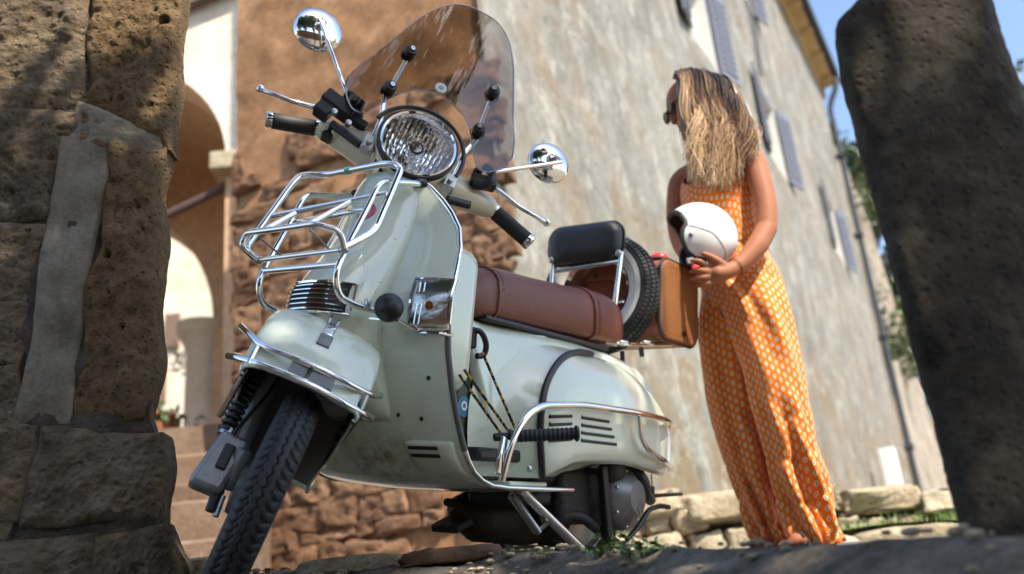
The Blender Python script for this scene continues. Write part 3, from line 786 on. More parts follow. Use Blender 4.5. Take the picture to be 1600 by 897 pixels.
for loc, n, lab in (((.115, 1.73, .175), 70, 'green weed sprouting on the ledge right below the kick lever'), ((.165, 1.64, .158), 60, 'green weed in a crack of the ledge, nearest the woman'), ((-.24, 2.16, .232), 12, 'tiny weed on the ledge in front of the rubble wall')):
    tuft('ledge_weed', loc, n, .022, .014, lab, 'weed', 'weeds on the ledge', LEAF, .010)

s = MB(); rg2 = random.Random(4)
for _ in range(420):
    x = rg2.uniform(-1.0, .5); yc = interp(x, CRX, CRY); t = rg2.uniform(-.05, .30); y = yc - t
    sl = interp(x, [-.5, 0.05], [.20, .62]); z = interp(x, CRX, CRZ) - sl * max(0, t) ** 1.15 + .004
    r = rg2.uniform(.003, .010)
    s.ball((x, y, z), (r * rg2.uniform(.8, 1.4), r, r * .6), 6, 4)
tag(s.build('gravel', PALESTONE, smooth=30), kind='stuff')
# ---- trees: beyond the roofs, and the one that shades the scooter from behind the camera ---------------------------
def tree(name, loc, h, r, nleaf, size, label, seed, mat_=LEAF2, crown=None, trunk_r=.12, gaps=0.0):
    o = empty(name, label, 'tree', None, loc); R_ = random.Random(seed)
    pts = [Vector((0, 0, -.3)), Vector((.05 * h * R_.uniform(-1, 1), .05 * h * R_.uniform(-1, 1), h * .45)), Vector((.08 * h * R_.uniform(-1, 1), 0, h * .8))]
    m = MB().tube(catmull(pts, 6), [trunk_r * (1 - .07 * i) for i in range(13)], 9)
    cl = []
    for i in range(26):
        d = Vector((R_.gauss(0, 1), R_.gauss(0, 1), R_.gauss(0, .75))).normalized() * r * R_.uniform(.35, 1.0)
        c = Vector((0, 0, h * .82)) + Vector((d.x, d.y, d.z * .62)); cl.append((c, r * R_.uniform(.22, .42)))
        if i < 12: m.tube(catmull([Vector((0, 0, h * .45)), Vector((c.x * .4, c.y * .4, h * .62)), c], 5), [trunk_r * .45 * (1 - .085 * k) for k in range(11)], 6)
    m.build('trunk', simple('bark', (.09, .07, .05), .9, var=.3) if 'bark' not in bpy.data.materials else bpy.data.materials['bark'], o)
    def f(R2):
        c, q = R2.choice(cl)
        d = Vector((R2.gauss(0, 1), R2.gauss(0, 1), R2.gauss(0, 1))).normalized() * q * R2.random() ** .4
        return c + d
    leaves(nleaf, f, size, R_).build('crown', mat_, o, smooth=0, recalc=False)
    return o
tree('tree', (17.2, 46, 6), 19, 5.0, 5000, .34, 'tall pale green tree beyond the downpipe corner against the sky', 21, trunk_r=.3)
tree('tree', (20.2, 48, 4), 14, 4.5, 4000, .34, 'shorter tree below the tall one beyond the garden wall', 22, trunk_r=.3)
tree('tree', (29.5, 46, 6), 21, 5.0, 4000, .34, 'tree at the far right edge beyond the dark post', 23, trunk_r=.3)
tree('tree', (1.30, -1.65, -.5), 6.4, 2.1, 9000, .10, 'shade tree standing behind the camera to the right', 24, LEAF, trunk_r=.14)
tree('tree', (.6, -6.0, -.5), 7.5, 3.0, 4500, .15, 'broad leafy tree standing farther behind the camera', 26, LEAF, trunk_r=.2)
tree('tree', (-.5, -3.0, -.5), 7.6, 2.2, 5000, .13, 'slim leafy tree standing straight behind the camera', 27, LEAF, trunk_r=.12)
BW0 = Vector((0, -9, -.5))
bwl = empty('bounce_wall', 'warm wall added out of view behind the camera for bounce and reflections', 'wall', loc=BW0)
MB().box((0, 0, 2.2), (26, .6, 4.4)).build('bounce_slab', ORANGEPL, bwl, smooth=0)  # unseen wall added to warm the bounce and cut blue in the chrome
tree('tree', (-1.9, -3.4, -.5), 6.8, 2.7, 7000, .13, 'leafy tree standing behind the camera to the left', 25, LEAF, trunk_r=.16)
# ================================================================== SCOOTER
SM = Matrix(((-0.541152, 0.830675, 0.130893), (-0.837356, -0.517963, -0.174786), (-0.077393, -0.20419, 0.975867)))
ST = Vector((-0.566813, 1.898016, 0.134662))
KS = Matrix(((0.570371, -0.684522, -0.45399), (0.768257, 0.640142, 0.0), (0.290618, -0.348781, 0.891007)))
PIV = Vector((-0.02, 0, 0.215))
def st(p): return PIV + KS @ Vector(p)              # steering frame (forward, left, along column) -> scooter frame
scooter = empty('motor_scooter', 'cream classic scooter with brown seat and smoked windscreen leaning on its side stand', 'scooter')  # most part coordinates below were unprojected from image pixels, then hardcoded
scooter.matrix_world = Matrix.Translation(ST) @ SM.to_4x4()
def P(mb, name, mat, parent=None, **k): return mb.build(name, mat, parent or scooter, **k)
def S(): return MB()
def stp(path): return [st(p) for p in path]

# ---- leg shield and floor (one pressed sheet) ---------------------------------
SZ = [.944, .938, .925, .90, .87, .84, .80, .75, .70, .64, .58, .52, .45, .39, .345, .31, .285, .268, .258, .254, .253, .252, .252]
SX = [-.345, -.347, -.352, -.360, -.366, -.369, -.366, -.350, -.328, -.307, -.301, -.306, -.322, -.340, -.358, -.378, -.402, -.435, -.475, -.54, -.62, -.73, -.845]
SW = [.012, .055, .086, .118, .146, .170, .195, .213, .222, .227, .228, .229, .231, .234, .236, .2365, .236, .234, .231, .228, .225, .220, .212]
SB = [.022, .026, .030, .036, .042, .046, .050, .052, .052, .052, .052, .052, .052, .050, .044, .036, .026, .016, .008, 0, 0, 0, 0]
def shield_pt(k, t):                                # k row index (float ok), t in [-1,1]
    i = min(int(k), len(SZ) - 2); w = k - i
    L = lambda A: A[i] * (1 - w) + A[i + 1] * w
    hw, xe, z, b = L(SW), L(SX), L(SZ), L(SB)
    zz = z
    bump = b * (1 - abs(t) ** 2.4)
    # lower corners: the sheet sweeps back and up towards the floor edges
    return Vector((xe + bump, t * hw, zz - (.012 * (1 - t * t) if z < .3 else 0)))
NR = len(SZ) - 1
s = S()
rows = []
KK = [i / 3 for i in range(NR * 3 + 1)]
s.grid(lambda u, v: shield_pt(v * NR, u * 2 - 1), 28, NR * 3)
shield = P(s, 'leg_shield', CREAM, solid=.005, smooth=180)
edgeL = [shield_pt(k / 2, 1) for k in range(0, 2 * NR + 1)]
edgeR = [shield_pt(k / 2, -1) for k in range(0, 2 * NR + 1)]
k_dark = 2 * 10
s = S().tube(list(reversed(edgeR[:k_dark + 1])) + edgeL[:k_dark + 1], .0068, 10)
P(s, 'shield_trim', CHROME)
for E_ in (edgeL, edgeR):
    P(S().tube(E_[k_dark:2 * 15], .0066, 10), 'rubber_trim', MESHSEAL)
    P(S().tube(E_[2 * 15 - 1:], .0058, 10), 'floor_trim', CHROME)
# horn cover: the raised spine in front of the steering column
HZ = [.94, .90, .84, .78, .72, .67, .625, .59, .56, .52, .47, .42, .38]
HP = [.012, .03, .050, .072, .098, .122, .138, .140, .128, .10, .07, .04, .0]
HH = [.060, .085, .092, .092, .091, .090, .088, .086, .085, .086, .088, .09, .09]
def horn_pt(z, t):
    zs = HZ[::-1]
    p = smooth_interp(z, zs, HP[::-1]); h = smooth_interp(z, zs, HH[::-1])
    xe = interp(z, SZ[::-1], SX[::-1]); b = interp(z, SZ[::-1], SB[::-1]); hw = interp(z, SZ[::-1], SW[::-1])
    y = t * h * (1 + .35 * max(0, abs(t) - .75))
    sheet = xe + b * (1 - min(1, abs(y) / max(hw, .02)) ** 2.4)
    prof = max(0, 1 - abs(t) ** 3.2) ** .75
    return Vector((sheet + .003 + p * prof - .006 * (abs(t) ** 8), y, z))
s = S().grid(lambda u, v: horn_pt(.938 - v * .555, u * 2 - 1), 26, 40)
horn = P(s, 'horn_cover', CREAM, solid=.004, smooth=180)
# horn grille: dark recess with chrome slats
s = S().grid(lambda u, v: horn_pt(.650 - v * .058, (u * 2 - 1) * .80) + Vector((.005, 0, 0)), 18, 5)
gr = P(s, 'horn_grille', BLACK, solid=.004)
for k in range(6):
    z = .646 - k * .010
    s = S().tube([horn_pt(z, t / 10 * .80) + Vector((.010, 0, 0)) for t in range(-10, 11)], .0022, 6)
    P(s, 'slat', CHROME, gr)
s = S().tube(fillet([horn_pt(.654, -.84) + Vector((.008, 0, 0))] + [horn_pt(.654, t / 5 * .84) + Vector((.009, 0, 0)) for t in range(-5, 6)] +
                    [horn_pt(.588, .84) + Vector((.008, 0, 0))] + [horn_pt(.588, t / 5 * .84) + Vector((.009, 0, 0)) for t in range(5, -6, -1)], .004), .0035, 6, closed=True)
P(s, 'grille_frame', CHROME, gr)
# round pink sticker high on the spine
c0 = horn_pt(.835, .15); nx = (horn_pt(.835, .3) - horn_pt(.835, 0)).cross(horn_pt(.85, .15) - horn_pt(.82, .15)).normalized()
if nx.x < 0: nx = -nx
s = S().lathe([(0, .004), (.024, .004), (.025, .0)], c0, nx, 24)
P(s, 'sticker', PINK)

# front indicators
def sheet_at(y, z):
    xe = interp(z, SZ[::-1], SX[::-1]); b = interp(z, SZ[::-1], SB[::-1]); hw = interp(z, SZ[::-1], SW[::-1])
    return Vector((xe + b * (1 - min(1, abs(y) / hw) ** 2.4), y, z))
INDIC = glassy('clear_indicator_lens', (.95, .95, .93), .06, 1.8)
INDBODY = simple('indicator_inner', (.74, .72, .68), .16, metal=.9, var=.3, vscale=30, bump=.15, bscale=40)
for sg in (1, -1):
    y0, y1, z0, z1 = .160 * sg, .236 * sg, .568, .676
    def ip(u, v, off):
        y = y0 + (y1 - y0) * u; z = z0 + (z1 - z0) * v
        p = sheet_at(min(abs(y), .222) * (1 if y > 0 else -1), z); p.y = y
        return p + Vector((off - .010 * max(0, (u - .7) / .3) ** 2, 0, 0))
    s = S().grid(lambda u, v: ip(u, v, .012), 8, 8); s2 = s
    body = P(s, 'indicator', INDBODY, solid=.010, bevel=.002)
    for k in range(2):
        P(S().tube([ip(.18 + .12 * k, .08, .019), ip(.18 + .12 * k, .92, .019)], .0025, 6), 'reflector_rib', CHROME, body)
    P(S().ball(ip(.5, .45, .016), (.008, .009, .010), 10, 8), 'bulb', ORANGE, body)
    s = S().grid(lambda u, v: ip(u, v, .022 + .006 * (1 - (2 * u - 1) ** 4) * (1 - (2 * v - 1) ** 4)), 8, 8)
    P(s, 'lens', INDIC, body)
    fr = [ip(u, v, .017) for u, v in ((0, 0), (.33, 0), (.66, 0), (1, 0), (1, .33), (1, .66), (1, 1), (.66, 1), (.33, 1), (0, 1), (0, .66), (0, .33))]
    P(S().tube(fr, .0042, 6, closed=True), 'frame', CHROME, body)
    # small wire stay under the lamp
    P(S().tube([(-.205, .10 * sg, .585), (-.215, .17 * sg, .578), (-.262, .185 * sg, .560), (-.262, .237 * sg, .556), (-.300, .242 * sg, .556)], .0032, 6), 'wire_stay', CHROME)
# lower vent panel on the shield (left side) with two slots
for sg in (1, -1):
    def vp(u, v, off): 
        y = (.113 + .108 * u) * sg; z = .344 - .092 * v
        p = sheet_at(y, z)
        return p + Vector((off + .010 * (1 - (2 * u - 1) ** 6) * (1 - (2 * v - 1) ** 8), 0, 0))
    s = S().grid(lambda u, v: vp(u, v, .006), 14, 14)
    vent = P(s, 'vent_cover', CREAM, solid=.005, smooth=180)
    for v in (.16, .33):
        s = S().grid(lambda u, w: vp(.12 + .62 * u, v - .035 + .07 * w, .0105) , 6, 2)
        P(s, 'slot', BLACK, vent, solid=.002)
# rivets along the lower shield
for y, z in ((-.03, .46), (.06, .40), (.115, .395), (.165, .388), (.19, .47)):
    P(S().ball(sheet_at(y, z) + Vector((.004, 0, 0)), (.003, .0048, .0048), 10, 6), 'rivet', GRIME)
# glove box behind the shield
def rrect(hy, hz, r, n=6, cy=0, cz=0):
    o = []
    for sx, sy, a in ((1, 1, 0), (-1, 1, 90), (-1, -1, 180), (1, -1, 270)):
        for k in range(n + 1):
            t = radians(a + 90 * k / n)
            o.append((cy + sx * (hy - r) + r * cos(t), cz + sy * (hz - r) + r * sin(t)))
    return o
s = S().rings([[Vector((x - .08 * (z - .62), y, z)) for y, z in rrect(.182 * f, .165 * g, .05, 8, 0, .615)] for x, f, g in ((-.345, 1, 1), (-.43, 1, 1), (-.452, .99, .985), (-.462, .95, .94), (-.466, .85, .85))])
P(s, 'glove_box', CREAM, smooth=60)
P(S().tube([(-.36, 0, .86), (-.22, 0, .42)], .04, 16), 'column_tube', CREAM)

# ---- central body -----------------------------------------------------------------
BX = [-.520, -.545, -.60, -.68, -.80, -.95, -1.10, -1.22, -1.34, -1.45, -1.52]
BT = [.640, .645, .648, .650, .654, .655, .650, .645, .632, .600, .56]
BBm = [.560, .50, .36, .285, .270, .27, .30, .32, .33, .34, .35]
BW = [.110, .122, .126, .132, .145, .152, .152, .148, .140, .125, .10]
R = []
for i in range(0, 41):
    x = BX[0] + (BX[-1] - BX[0]) * i / 40
    xs = BX[::-1]
    top, bot, w = smooth_interp(x, xs, BT[::-1]), smooth_interp(x, xs, BBm[::-1]), smooth_interp(x, xs, BW[::-1])
    cz, hz = (top + bot) / 2, (top - bot) / 2
    ring = []
    for k in range(32):
        t = 2 * pi * k / 32; c, s_ = cos(t), sin(t)
        yy = w * abs(c) ** .55 * (1 if c > 0 else -1); zz = cz + hz * abs(s_) ** .42 * (1 if s_ > 0 else -1)
        if zz < cz: yy *= 1.0 + .18 * (cz - zz) / hz * interp(x, [-.9, -.65], [0, 1])
        ring.append(Vector((x, yy, zz)))
    R.append(ring)
P(S().rings(R), 'body_shell', CREAM, smooth=60)
P(S().box((-.70, 0, .262), (.16, .36, .012)), 'floor_tunnel', CREAM, bevel=.004)
# dark storage box and sticker behind the shield
s = S().box((-.540, .045, .475), (.085, .13, .285), Matrix.Rotation(radians(-8), 3, 'Y'))
box = P(s, 'storage_box', GREEN, bevel=.008)
P(S().lathe([(0, .002), (.024, .002), (.025, 0)], (-.522, .111, .43), (0, 1, 0), 20), 'sticker', BLUE, box)
P(S().lathe([(.006, .0026), (.011, .0026), (.011, .002), (.006, .002), (.006, .0026)], (-.522, .111, .432), (0, 1, 0), 16), 'ring_mark', WHITEPRINT, box)
P(S().box((-.58, .10, .325), (.17, .16, .03)), 'floor_mat', BLACK, bevel=.008)
s = S().tube(catmull([(-.50, .125, .60), (-.52, .150, .60), (-.545, .150, .575), (-.545, .145, .55), (-.525, .14, .545)], 6), .007, 8)
P(s, 'bag_hook', BLACK)
P(S().box((-.505, .13, .585), (.03, .03, .05)), 'seat_lock', GRIME, bevel=.006)

# ---- side cowls ---------------------------------------------------------------------
CX = [-.690, -.705, -.735, -.78, -.84, -.96, -1.10, -1.20, -1.30, -1.40, -1.48, -1.545, -1.575]
CT = [.450, .500, .545, .574, .592, .604, .606, .592, .556, .512, .472, .435, .405]
CB = [.300, .292, .286, .296, .312, .320, .322, .314, .303, .296, .294, .30, .33]
CY = [.222, .228, .232, .234, .235, .236, .236, .234, .226, .205, .172, .128, .09]
SEAL = [(-.716, .203, .281), (-.696, .212, .322), (-.688, .212, .383), (-.694, .211, .447), (-.726, .204, .506), (-.796, .194, .564), (-.885, .184, .596), (-1.00, .166, .606)]
SEALC = catmull(SEAL, 6)
def seal_at(v, sg=1):
    t = v * (len(SEALC) - 1); i = min(int(t), len(SEALC) - 2); p = SEALC[i].lerp(SEALC[i + 1], t - i)
    return Vector((p.x, p.y * sg, p.z))
def cowl(x, v, sg=1):
    xs = CX[::-1]
    t, b, ym = (smooth_interp(x, xs, A[::-1]) for A in (CT, CB, CY))
    yi = interp(x, [-1.575, -1.45, -.69], [.03, .10, .14])
    z = b + (t - b) * v
    vv = 0 if v < .45 else (v - .45) / .55
    y = yi + (ym - yi) * max(0, 1 - vv ** 2.6) ** (1 / 2.2)
    y -= .018 * max(0, (.16 - v) / .16) ** 2
    return Vector((x, sg * y, z))
def cowl_v(x, z):
    xs = CX[::-1]; t, b = smooth_interp(x, xs, CT[::-1]), smooth_interp(x, xs, CB[::-1]); return (z - b) / (t - b)
for sg in (1, -1):
    def cf(u, v):
        sp0 = seal_at(v, sg)
        x = sp0.x + (-1.575 - sp0.x) * u
        p = cowl(x, 1 - (1 - v) ** 1.5 if v > 0 else 0, sg)
        k = min(1, u / .09); k = 1 - (1 - k) ** 2.6
        return sp0.lerp(p, k)
    s = S().grid(cf, 84, 30)
    fl = MB().grid(lambda u, v: (lambda q: Vector((q.x + .15 * u + .004, (abs(q.y) - .002 - (abs(q.y) - .118) * (1 - (1 - u) ** 1.9)) * sg, q.z - .004 + .035 * u * v)))(seal_at(v, sg)), 14, 30)
    P(fl, 'body_flare', CREAM, smooth=180)
    # turn the lower and front lips inwards so the shell has depth
    low = [cf(i / 60, 0) for i in range(61)]
    s.rings([low, [p + Vector((0, -.03 * sg, .004)) for p in low]], closed=False)
    cw = P(s, 'side_cowl', CREAM, smooth=50, solid=.003)
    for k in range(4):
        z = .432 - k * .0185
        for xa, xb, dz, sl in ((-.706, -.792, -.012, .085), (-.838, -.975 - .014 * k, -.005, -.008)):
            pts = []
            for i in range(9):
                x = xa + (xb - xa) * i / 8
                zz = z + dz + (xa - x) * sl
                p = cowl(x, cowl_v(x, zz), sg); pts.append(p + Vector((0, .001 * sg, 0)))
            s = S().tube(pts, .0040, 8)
            lip = P(s, 'louvre_shade', BLACK, cw)  # shade inside the louvre painted as a black strip on the cowl
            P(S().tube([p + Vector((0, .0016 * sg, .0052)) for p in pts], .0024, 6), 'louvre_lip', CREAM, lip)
    P(S().tube([seal_at(i / 40, sg) + Vector((.002, .003 * sg, 0)) for i in range(41)], .0088, 8), 'cowl_seal', BLACK)
    # chrome crash rail round the cowl
    rail = fillet([(-.505, .235, .268), (-.525, .245, .355), (-.572, .252, .415), (-.625, .258, .440), (-.80, .262, .455), (-1.08, .262, .457), (-1.28, .250, .452), (-1.44, .20, .452), (-1.545, .150, .452), (-1.600, .10, .446)], .05, 6)
    P(S().tube([(x, y * sg, z) for x, y, z in rail], .0088, 10), 'crash_rail', CHROME)
    low = fillet([(-1.095, .262, .448), (-1.105, .262, .400), (-1.150, .258, .366), (-1.30, .240, .338), (-1.44, .198, .327), (-1.560, .140, .318), (-1.600, .10, .318)], .03, 6)
    P(S().tube([(x, y * sg, z) for x, y, z in low], .0072, 10), 'lower_rail', CHROME)
    # passenger peg
    br = empty('foot_peg', parent=scooter)
    s = S().box((-.510, .232 * sg, .320), (.032, .012, .085), Matrix.Rotation(radians(-16), 3, 'Y'))
    P(s, 'bracket', CHROME, br, bevel=.004)
    pg = [Vector((-.560, .20 * sg, .366)), Vector((-.585, .270 * sg, .370)), Vector((-.640, .345 * sg, .374))]
    pa, pb = Vector((-.535, .232 * sg, .365)), Vector((-.640, .345 * sg, .378))
    P(S().tube([pa + Vector((.03, -.02 * sg, -.004)), pa], .009, 10), 'pivot', GRIME, br)
    path = [pa + (pb - pa) * (i / 30) for i in range(31)]
    P(S().tube(path, [.0125 + (.0022 if i % 2 else 0) + (.004 if i in (0, 29, 30) else 0) for i in range(31)], 12), 'rubber', RUBBER, br)
    P(S().ball((-.67, .200 * sg, .298), (.010, .006, .010), 8, 6), 'bolt', STEEL)
# tail lamp
s = S().box((-1.615, 0, .385), (.05, .17, .075))
tl = P(s, 'tail_lamp', simple('tail_red', (.35, .02, .02), .25), bevel=.012)
P(S().box((-1.585, 0, .385), (.03, .19, .09)), 'lamp_housing', CHROME, tl, bevel=.01)

# ---- seat -----------------------------------------------------------------------------
QX = [-.500, -.515, -.55, -.60, -.66, -.80, -1.00, -1.12, -1.18, -1.225, -1.250, -1.262]
QT = [.690, .725, .754, .775, .787, .792, .803, .812, .812, .798, .770, .735]
QB = [.640, .640, .641, .642, .644, .647, .652, .655, .656, .658, .662, .68]
QW = [.075, .105, .124, .132, .135, .137, .142, .145, .144, .140, .128, .10]
def seat_ring(x, g=0):
    xs = QX[::-1]
    t, b, w = (smooth_interp(x, xs, A[::-1]) for A in (QT, QB, QW))
    ring = []
    cz, hz = (t + b) / 2, (t - b) / 2 + g
    for k in range(28):
        a = 2 * pi * k / 28; c, s_ = cos(a), sin(a)
        ex = .62 if s_ > 0 else .25
        ring.append(Vector((x, (w + g) * abs(c) ** .5 * (1 if c > 0 else -1) * (1 - .10 * max(0, s_)), cz + hz * abs(s_) ** ex * (1 if s_ > 0 else -1))))
    return ring
xs_ = [-.500 - .762 * (i / 56) for i in range(57)]
seat = P(S().rings([seat_ring(x) for x in xs_]), 'seat', BROWNSEAT, smooth=60)
STITCH = simple('pale_thread', (.40, .22, .14), .7)
for xc in (-.615, -1.045):
    lean = .05
    def sk(x, ring, k=lean): return [Vector((p.x - (k * (.79 - p.z) if xc < -1 else -k * .6 * (.79 - p.z)), p.y, p.z)) for p in ring]
    if xc > -1: P(S().tube(sk(xc, seat_ring(xc, .0012)), .0032, 6, closed=True), 'piping', BROWNSEAT, seat)
    rg = sk(xc - .020, seat_ring(xc - .020, .0008))
    s = S()
    dense = catmull(rg, 4, True)
    for i in range(0, len(dense) - 2, 2):
        s.tube([dense[i], dense[i + 1]], .0011, 4)
    P(s, 'stitching', STITCH, seat)
# strap round the seat
s = S()
for g, xa, xb in ((.0018, -1.052, -1.080),):
    ra = [Vector((p.x - .05 * (.79 - p.z), p.y, p.z)) for p in seat_ring(xa, g)]; rb = [Vector((p.x - .05 * (.79 - p.z), p.y, p.z)) for p in seat_ring(xb, g)]
    s.rings([ra, rb], True, False, False)
P(s, 'seat_strap', BROWNSEAT, seat, solid=.004)
P(S().box((-.88, 0, .646), (.60, .245, .014)), 'seat_base', BLACK, bevel=.004)

# ---- backrest, spare wheel, rear rack ---------------------------------------------------
s = S()
R = []
for f, g, d in ((.80, .80, -.026), (.94, .92, -.022), (1, 1, -.010), (1, 1, .006), (.97, .96, .018), (.86, .84, .030), (.60, .55, .037), (.25, .2, .040)):
    R.append([Vector((-1.278 + d - .10 * (z - .985), y, z)) for y, z in rrect(.128 * f, .062 * g, .046 * min(f, g), 8, -.022, .988)])
s.rings(R)
pad = P(s, 'backrest', BLACKPAD, smooth=60)
P(S().tube([Vector((-1.284 - .10 * (z - .985), y, z)) for y, z in rrect(.130, .064, .047, 8, -.022, .988)], .0035, 6, closed=True), 'piping', BLACK, pad)
fr = empty('backrest_frame', parent=scooter)
P(S().tube(fillet([(-1.262, .112, .945), (-1.235, .110, .80), (-1.225, .103, .700), (-1.222, .075, .684), (-1.222, -.02, .680)], .03), .0075, 10), 'post', CHROME, fr)
P(S().tube(fillet([(-1.262, -.125, .940), (-1.235, -.115, .80), (-1.225, -.105, .700), (-1.222, -.075, .684), (-1.222, .0, .680)], .03), .0075, 10), 'post', CHROME, fr)
P(S().tube([(-1.256, -.112, .905), (-1.256, .110, .917)], .0068, 10), 'crossbar', CHROME, fr)
for y in (-.122, .110): P(S().ball((-1.250, y, .940), .011, 10, 8), 'bolt', STEEL, fr)
SP = Vector((-1.375, -.02, .848)); SAX = Vector((1, .02, .10)).normalized()
tp = []
RO, RI, W_ = .190, .112, .045
for k in range(17):
    a = -pi * .5 + pi * k / 16
    tp.append((RO - .028 + .028 * cos(a) if True else 0, W_ * sin(a)))
prof = [(RI, -.030), (RI + .012, -.038), (RI + .03, -.044), (RO - .03, -.046)] + [(RO - .030 + .030 * cos(a), .046 * sin(a)) for a in [-pi / 2 + pi * k / 10 for k in range(1, 10)]] + [(RO - .03, .046), (RI + .03, .044), (RI + .012, .038), (RI, .030)]
spare = P(S().lathe(prof, SP, SAX, 64), 'spare_tyre', TYRE)
P(S().lathe([(RO - .030, .0470), (RO - .045, .0482), (RI + .035, .0466), (RI + .014, .040), (RI + .004, .034)], SP, SAX, 64), 'whitewall', WHITEWALL, spare)
P(S().lathe([(RI + .004, .036), (RI - .008, .026), (RI - .010, -.026), (RI + .002, -.03)], SP, SAX, 64), 'rim', CHROME, spare)
# tread blocks of the spare tyre, one joined field
Xs = (Vector((0, 0, 1)) - SAX * SAX.z).normalized(); Ys = SAX.cross(Xs)
s = S()
for i in range(84):
    for j, h in enumerate((-.036, -.019, 0, .019, .036)):
        a = 2 * pi * (i + .5 * (j % 2)) / 84
        ca = math.asin(max(-1, min(1, h / .046))); r0 = RO - .030 + .030 * cos(ca)
        rad = Xs * cos(a) + Ys * sin(a); tan = -Xs * sin(a) + Ys * cos(a)
        nrm = (rad * cos(ca) + SAX * sin(ca)).normalized(); side = tan.cross(nrm)
        c = SP + rad * r0 + SAX * h + nrm * .0018
        s.box(c, (.0102, .0145, .006), Matrix((tan, side, nrm)).transposed())
tag(P(s, 'tread', TYRE, spare, smooth=0), kind='stuff')
rack = empty('rear_rack', parent=scooter)
loop = fillet([(-1.16, .118, .664), (-1.35, .128, .680), (-1.585, .128, .712), (-1.60, .09, .714), (-1.60, -.12, .714), (-1.585, -.15, .712), (-1.16, -.14, .664)], .03, 6)
P(S().tube(loop, .0065, 10), 'rail', CHROME, rack)
for x in (-1.30, -1.42, -1.50): P(S().tube([(x, -.145, .676 + (-1.30 - x) * .13), (x, .125, .676 + (-1.30 - x) * .13)], .0055, 8), 'crossbar', CHROME, rack)
for x in (-1.25, -1.40):
    P(S().tube([(x + .03 * cos(a), .125 + .018 * sin(a), .677 + (-1.3 - x) * .13) for a in [2 * pi * k / 20 for k in range(20)]], .006, 8, closed=True), 'lug', CHROME, rack)
P(S().tube([(-1.30, .10, .655), (-1.31, .10, .58)], .007, 8), 'stay', GRIME, rack)
P(S().tube([(-1.42, .10, .68), (-1.43, .10, .655)], .008, 8), 'knob', BLACK, rack)

# ---- engine, exhaust, stands ------------------------------------------------------------
eng = empty('engine', parent=scooter)
P(S().box((-1.10, .02, .235), (.34, .22, .15)).box((-.98, .0, .29), (.30, .22, .07)), 'crankcase', GRIME, eng, bevel=.02)
P(S().lathe([(.0, .056), (.045, .054), (.058, .040), (.080, .022), (.088, .004), (.088, -.03)], (-1.212, .150, .232), (0, 1, .06), 28), 'clutch_cover', simple('engine_grey', (.20, .20, .205), .38, metal=.5, var=.2, vscale=40), eng, smooth=30)
P(S().lathe([(.010, .058), (.018, .058), (.020, .052)], (-1.222, .150, .205), (0, 1, .06), 16), 'cover_boss', ALUDARK, eng)
for a in range(7):
    t = a * 2 * pi / 7 + .4
    P(S().ball((-1.212 + .077 * cos(t), .175, .232 + .077 * sin(t)), .006, 8, 6), 'bolt', STEEL, eng)
P(S().box((-1.095, .165, .225), (.028, .02, .19), Matrix.Rotation(radians(12), 3, 'Y')), 'mount_arm', BLACK, eng, bevel=.004)
P(S().ball((-1.165, .150, .315), (.05, .035, .055), 14, 10), 'intake_boot', BLACK, eng)
P(S().tube(catmull([(-1.24, .15, .33), (-1.265, .19, .285), (-1.285, .19, .245), (-1.335, .18, .228)], 6), .016, 10), 'air_hose', BLACK, eng)
P(S().tube(catmull([(-.90, .08, .17), (-1.0, .13, .185), (-1.10, .14, .15), (-1.22, .14, .105), (-1.27, .14, .10)], 6), .014, 10), 'swing_arm', GRIME, eng)
P(S().box((-1.35, .165, .245), (.03, .03, .045)), 'lever_block', BLACK, eng, bevel=.004)
P(S().box((-1.46, .170, .243), (.19, .022, .010), Matrix.Rotation(radians(2), 3, 'Y')), 'gear_pedal', BLACK, eng, bevel=.003)
P(S().tube(fillet([(-1.24, .155, .118), (-1.285, .165, .150), (-1.335, .175, .202), (-1.40, .18, .212), (-1.455, .18, .208)], .02), .0075, 8), 'kick_lever', BLACK, eng)
P(S().ball((-1.40, .12, .285), .012, 10, 8), 'amber_bulb', ORANGE, eng)
P(S().tube(catmull([(-1.40, .12, .28), (-1.44, .13, .265), (-1.46, .12, .30)], 5), .002, 5), 'wire', BLACK, eng)
ex = P(S().tube([(-.72, -.06, .205), (-.745, -.05, .195), (-.80, -.04, .175), (-.98, -.02, .165), (-1.12, 0, .165)], [.020, .045, .062, .066, .05], 18), 'muffler', simple('rusty_exhaust', (.032, .020, .014), .7, metal=.3, var=.6, vscale=18, bump=.4, bscale=70))
P(S().tube([(-.66, -.03, .212), (-.71, -.04, .21)], .010, 10), 'exhaust_pipe', GRIME, ex)
P(S().box((-.735, -.05, .165), (.12, .08, .02), Matrix.Rotation(radians(18), 3, 'Y')), 'heat_shield', GRIME, ex, bevel=.004)
P(S().box((-.80, .06, .228), (.20, .12, .035)), 'floor_brace', GRIME, bevel=.01)
sst = empty('side_stand', parent=scooter)
foot = SM.transposed() @ (Vector((0, 0, 0)))
P(S().tube([(-.700, .155, .250), (-.745, .160, .222), (-.945, .175, .112), (-.985, .185, .085)], .0125, 12), 'leg', CHROME, sst)
P(S().box((-1.00, .195, .078), (.085, .035, .012)), 'foot_plate', STEEL, sst, bevel=.004)
sp = []
pa, pb = Vector((-.672, .150, .236)), Vector((-.790, .150, .150))
dv = (pb - pa); e1 = dv.normalized(); e2 = e1.cross(Vector((0, 1, 0))).normalized(); e3 = e1.cross(e2)
for i in range(26 * 8 + 1):
    t = i / (26 * 8); a = 2 * pi * 26 * t
    sp.append(pa + dv * t + (e2 * cos(a) + e3 * sin(a)) * .009)
P(S().tube(sp, .0018, 5), 'spring', STEEL, sst)
P(S().tube([(-.79, .15, .150), (-.80, .17, .172)], .006, 8), 'spring_hook', STEEL, sst)
cst = empty('centre_stand', parent=scooter)
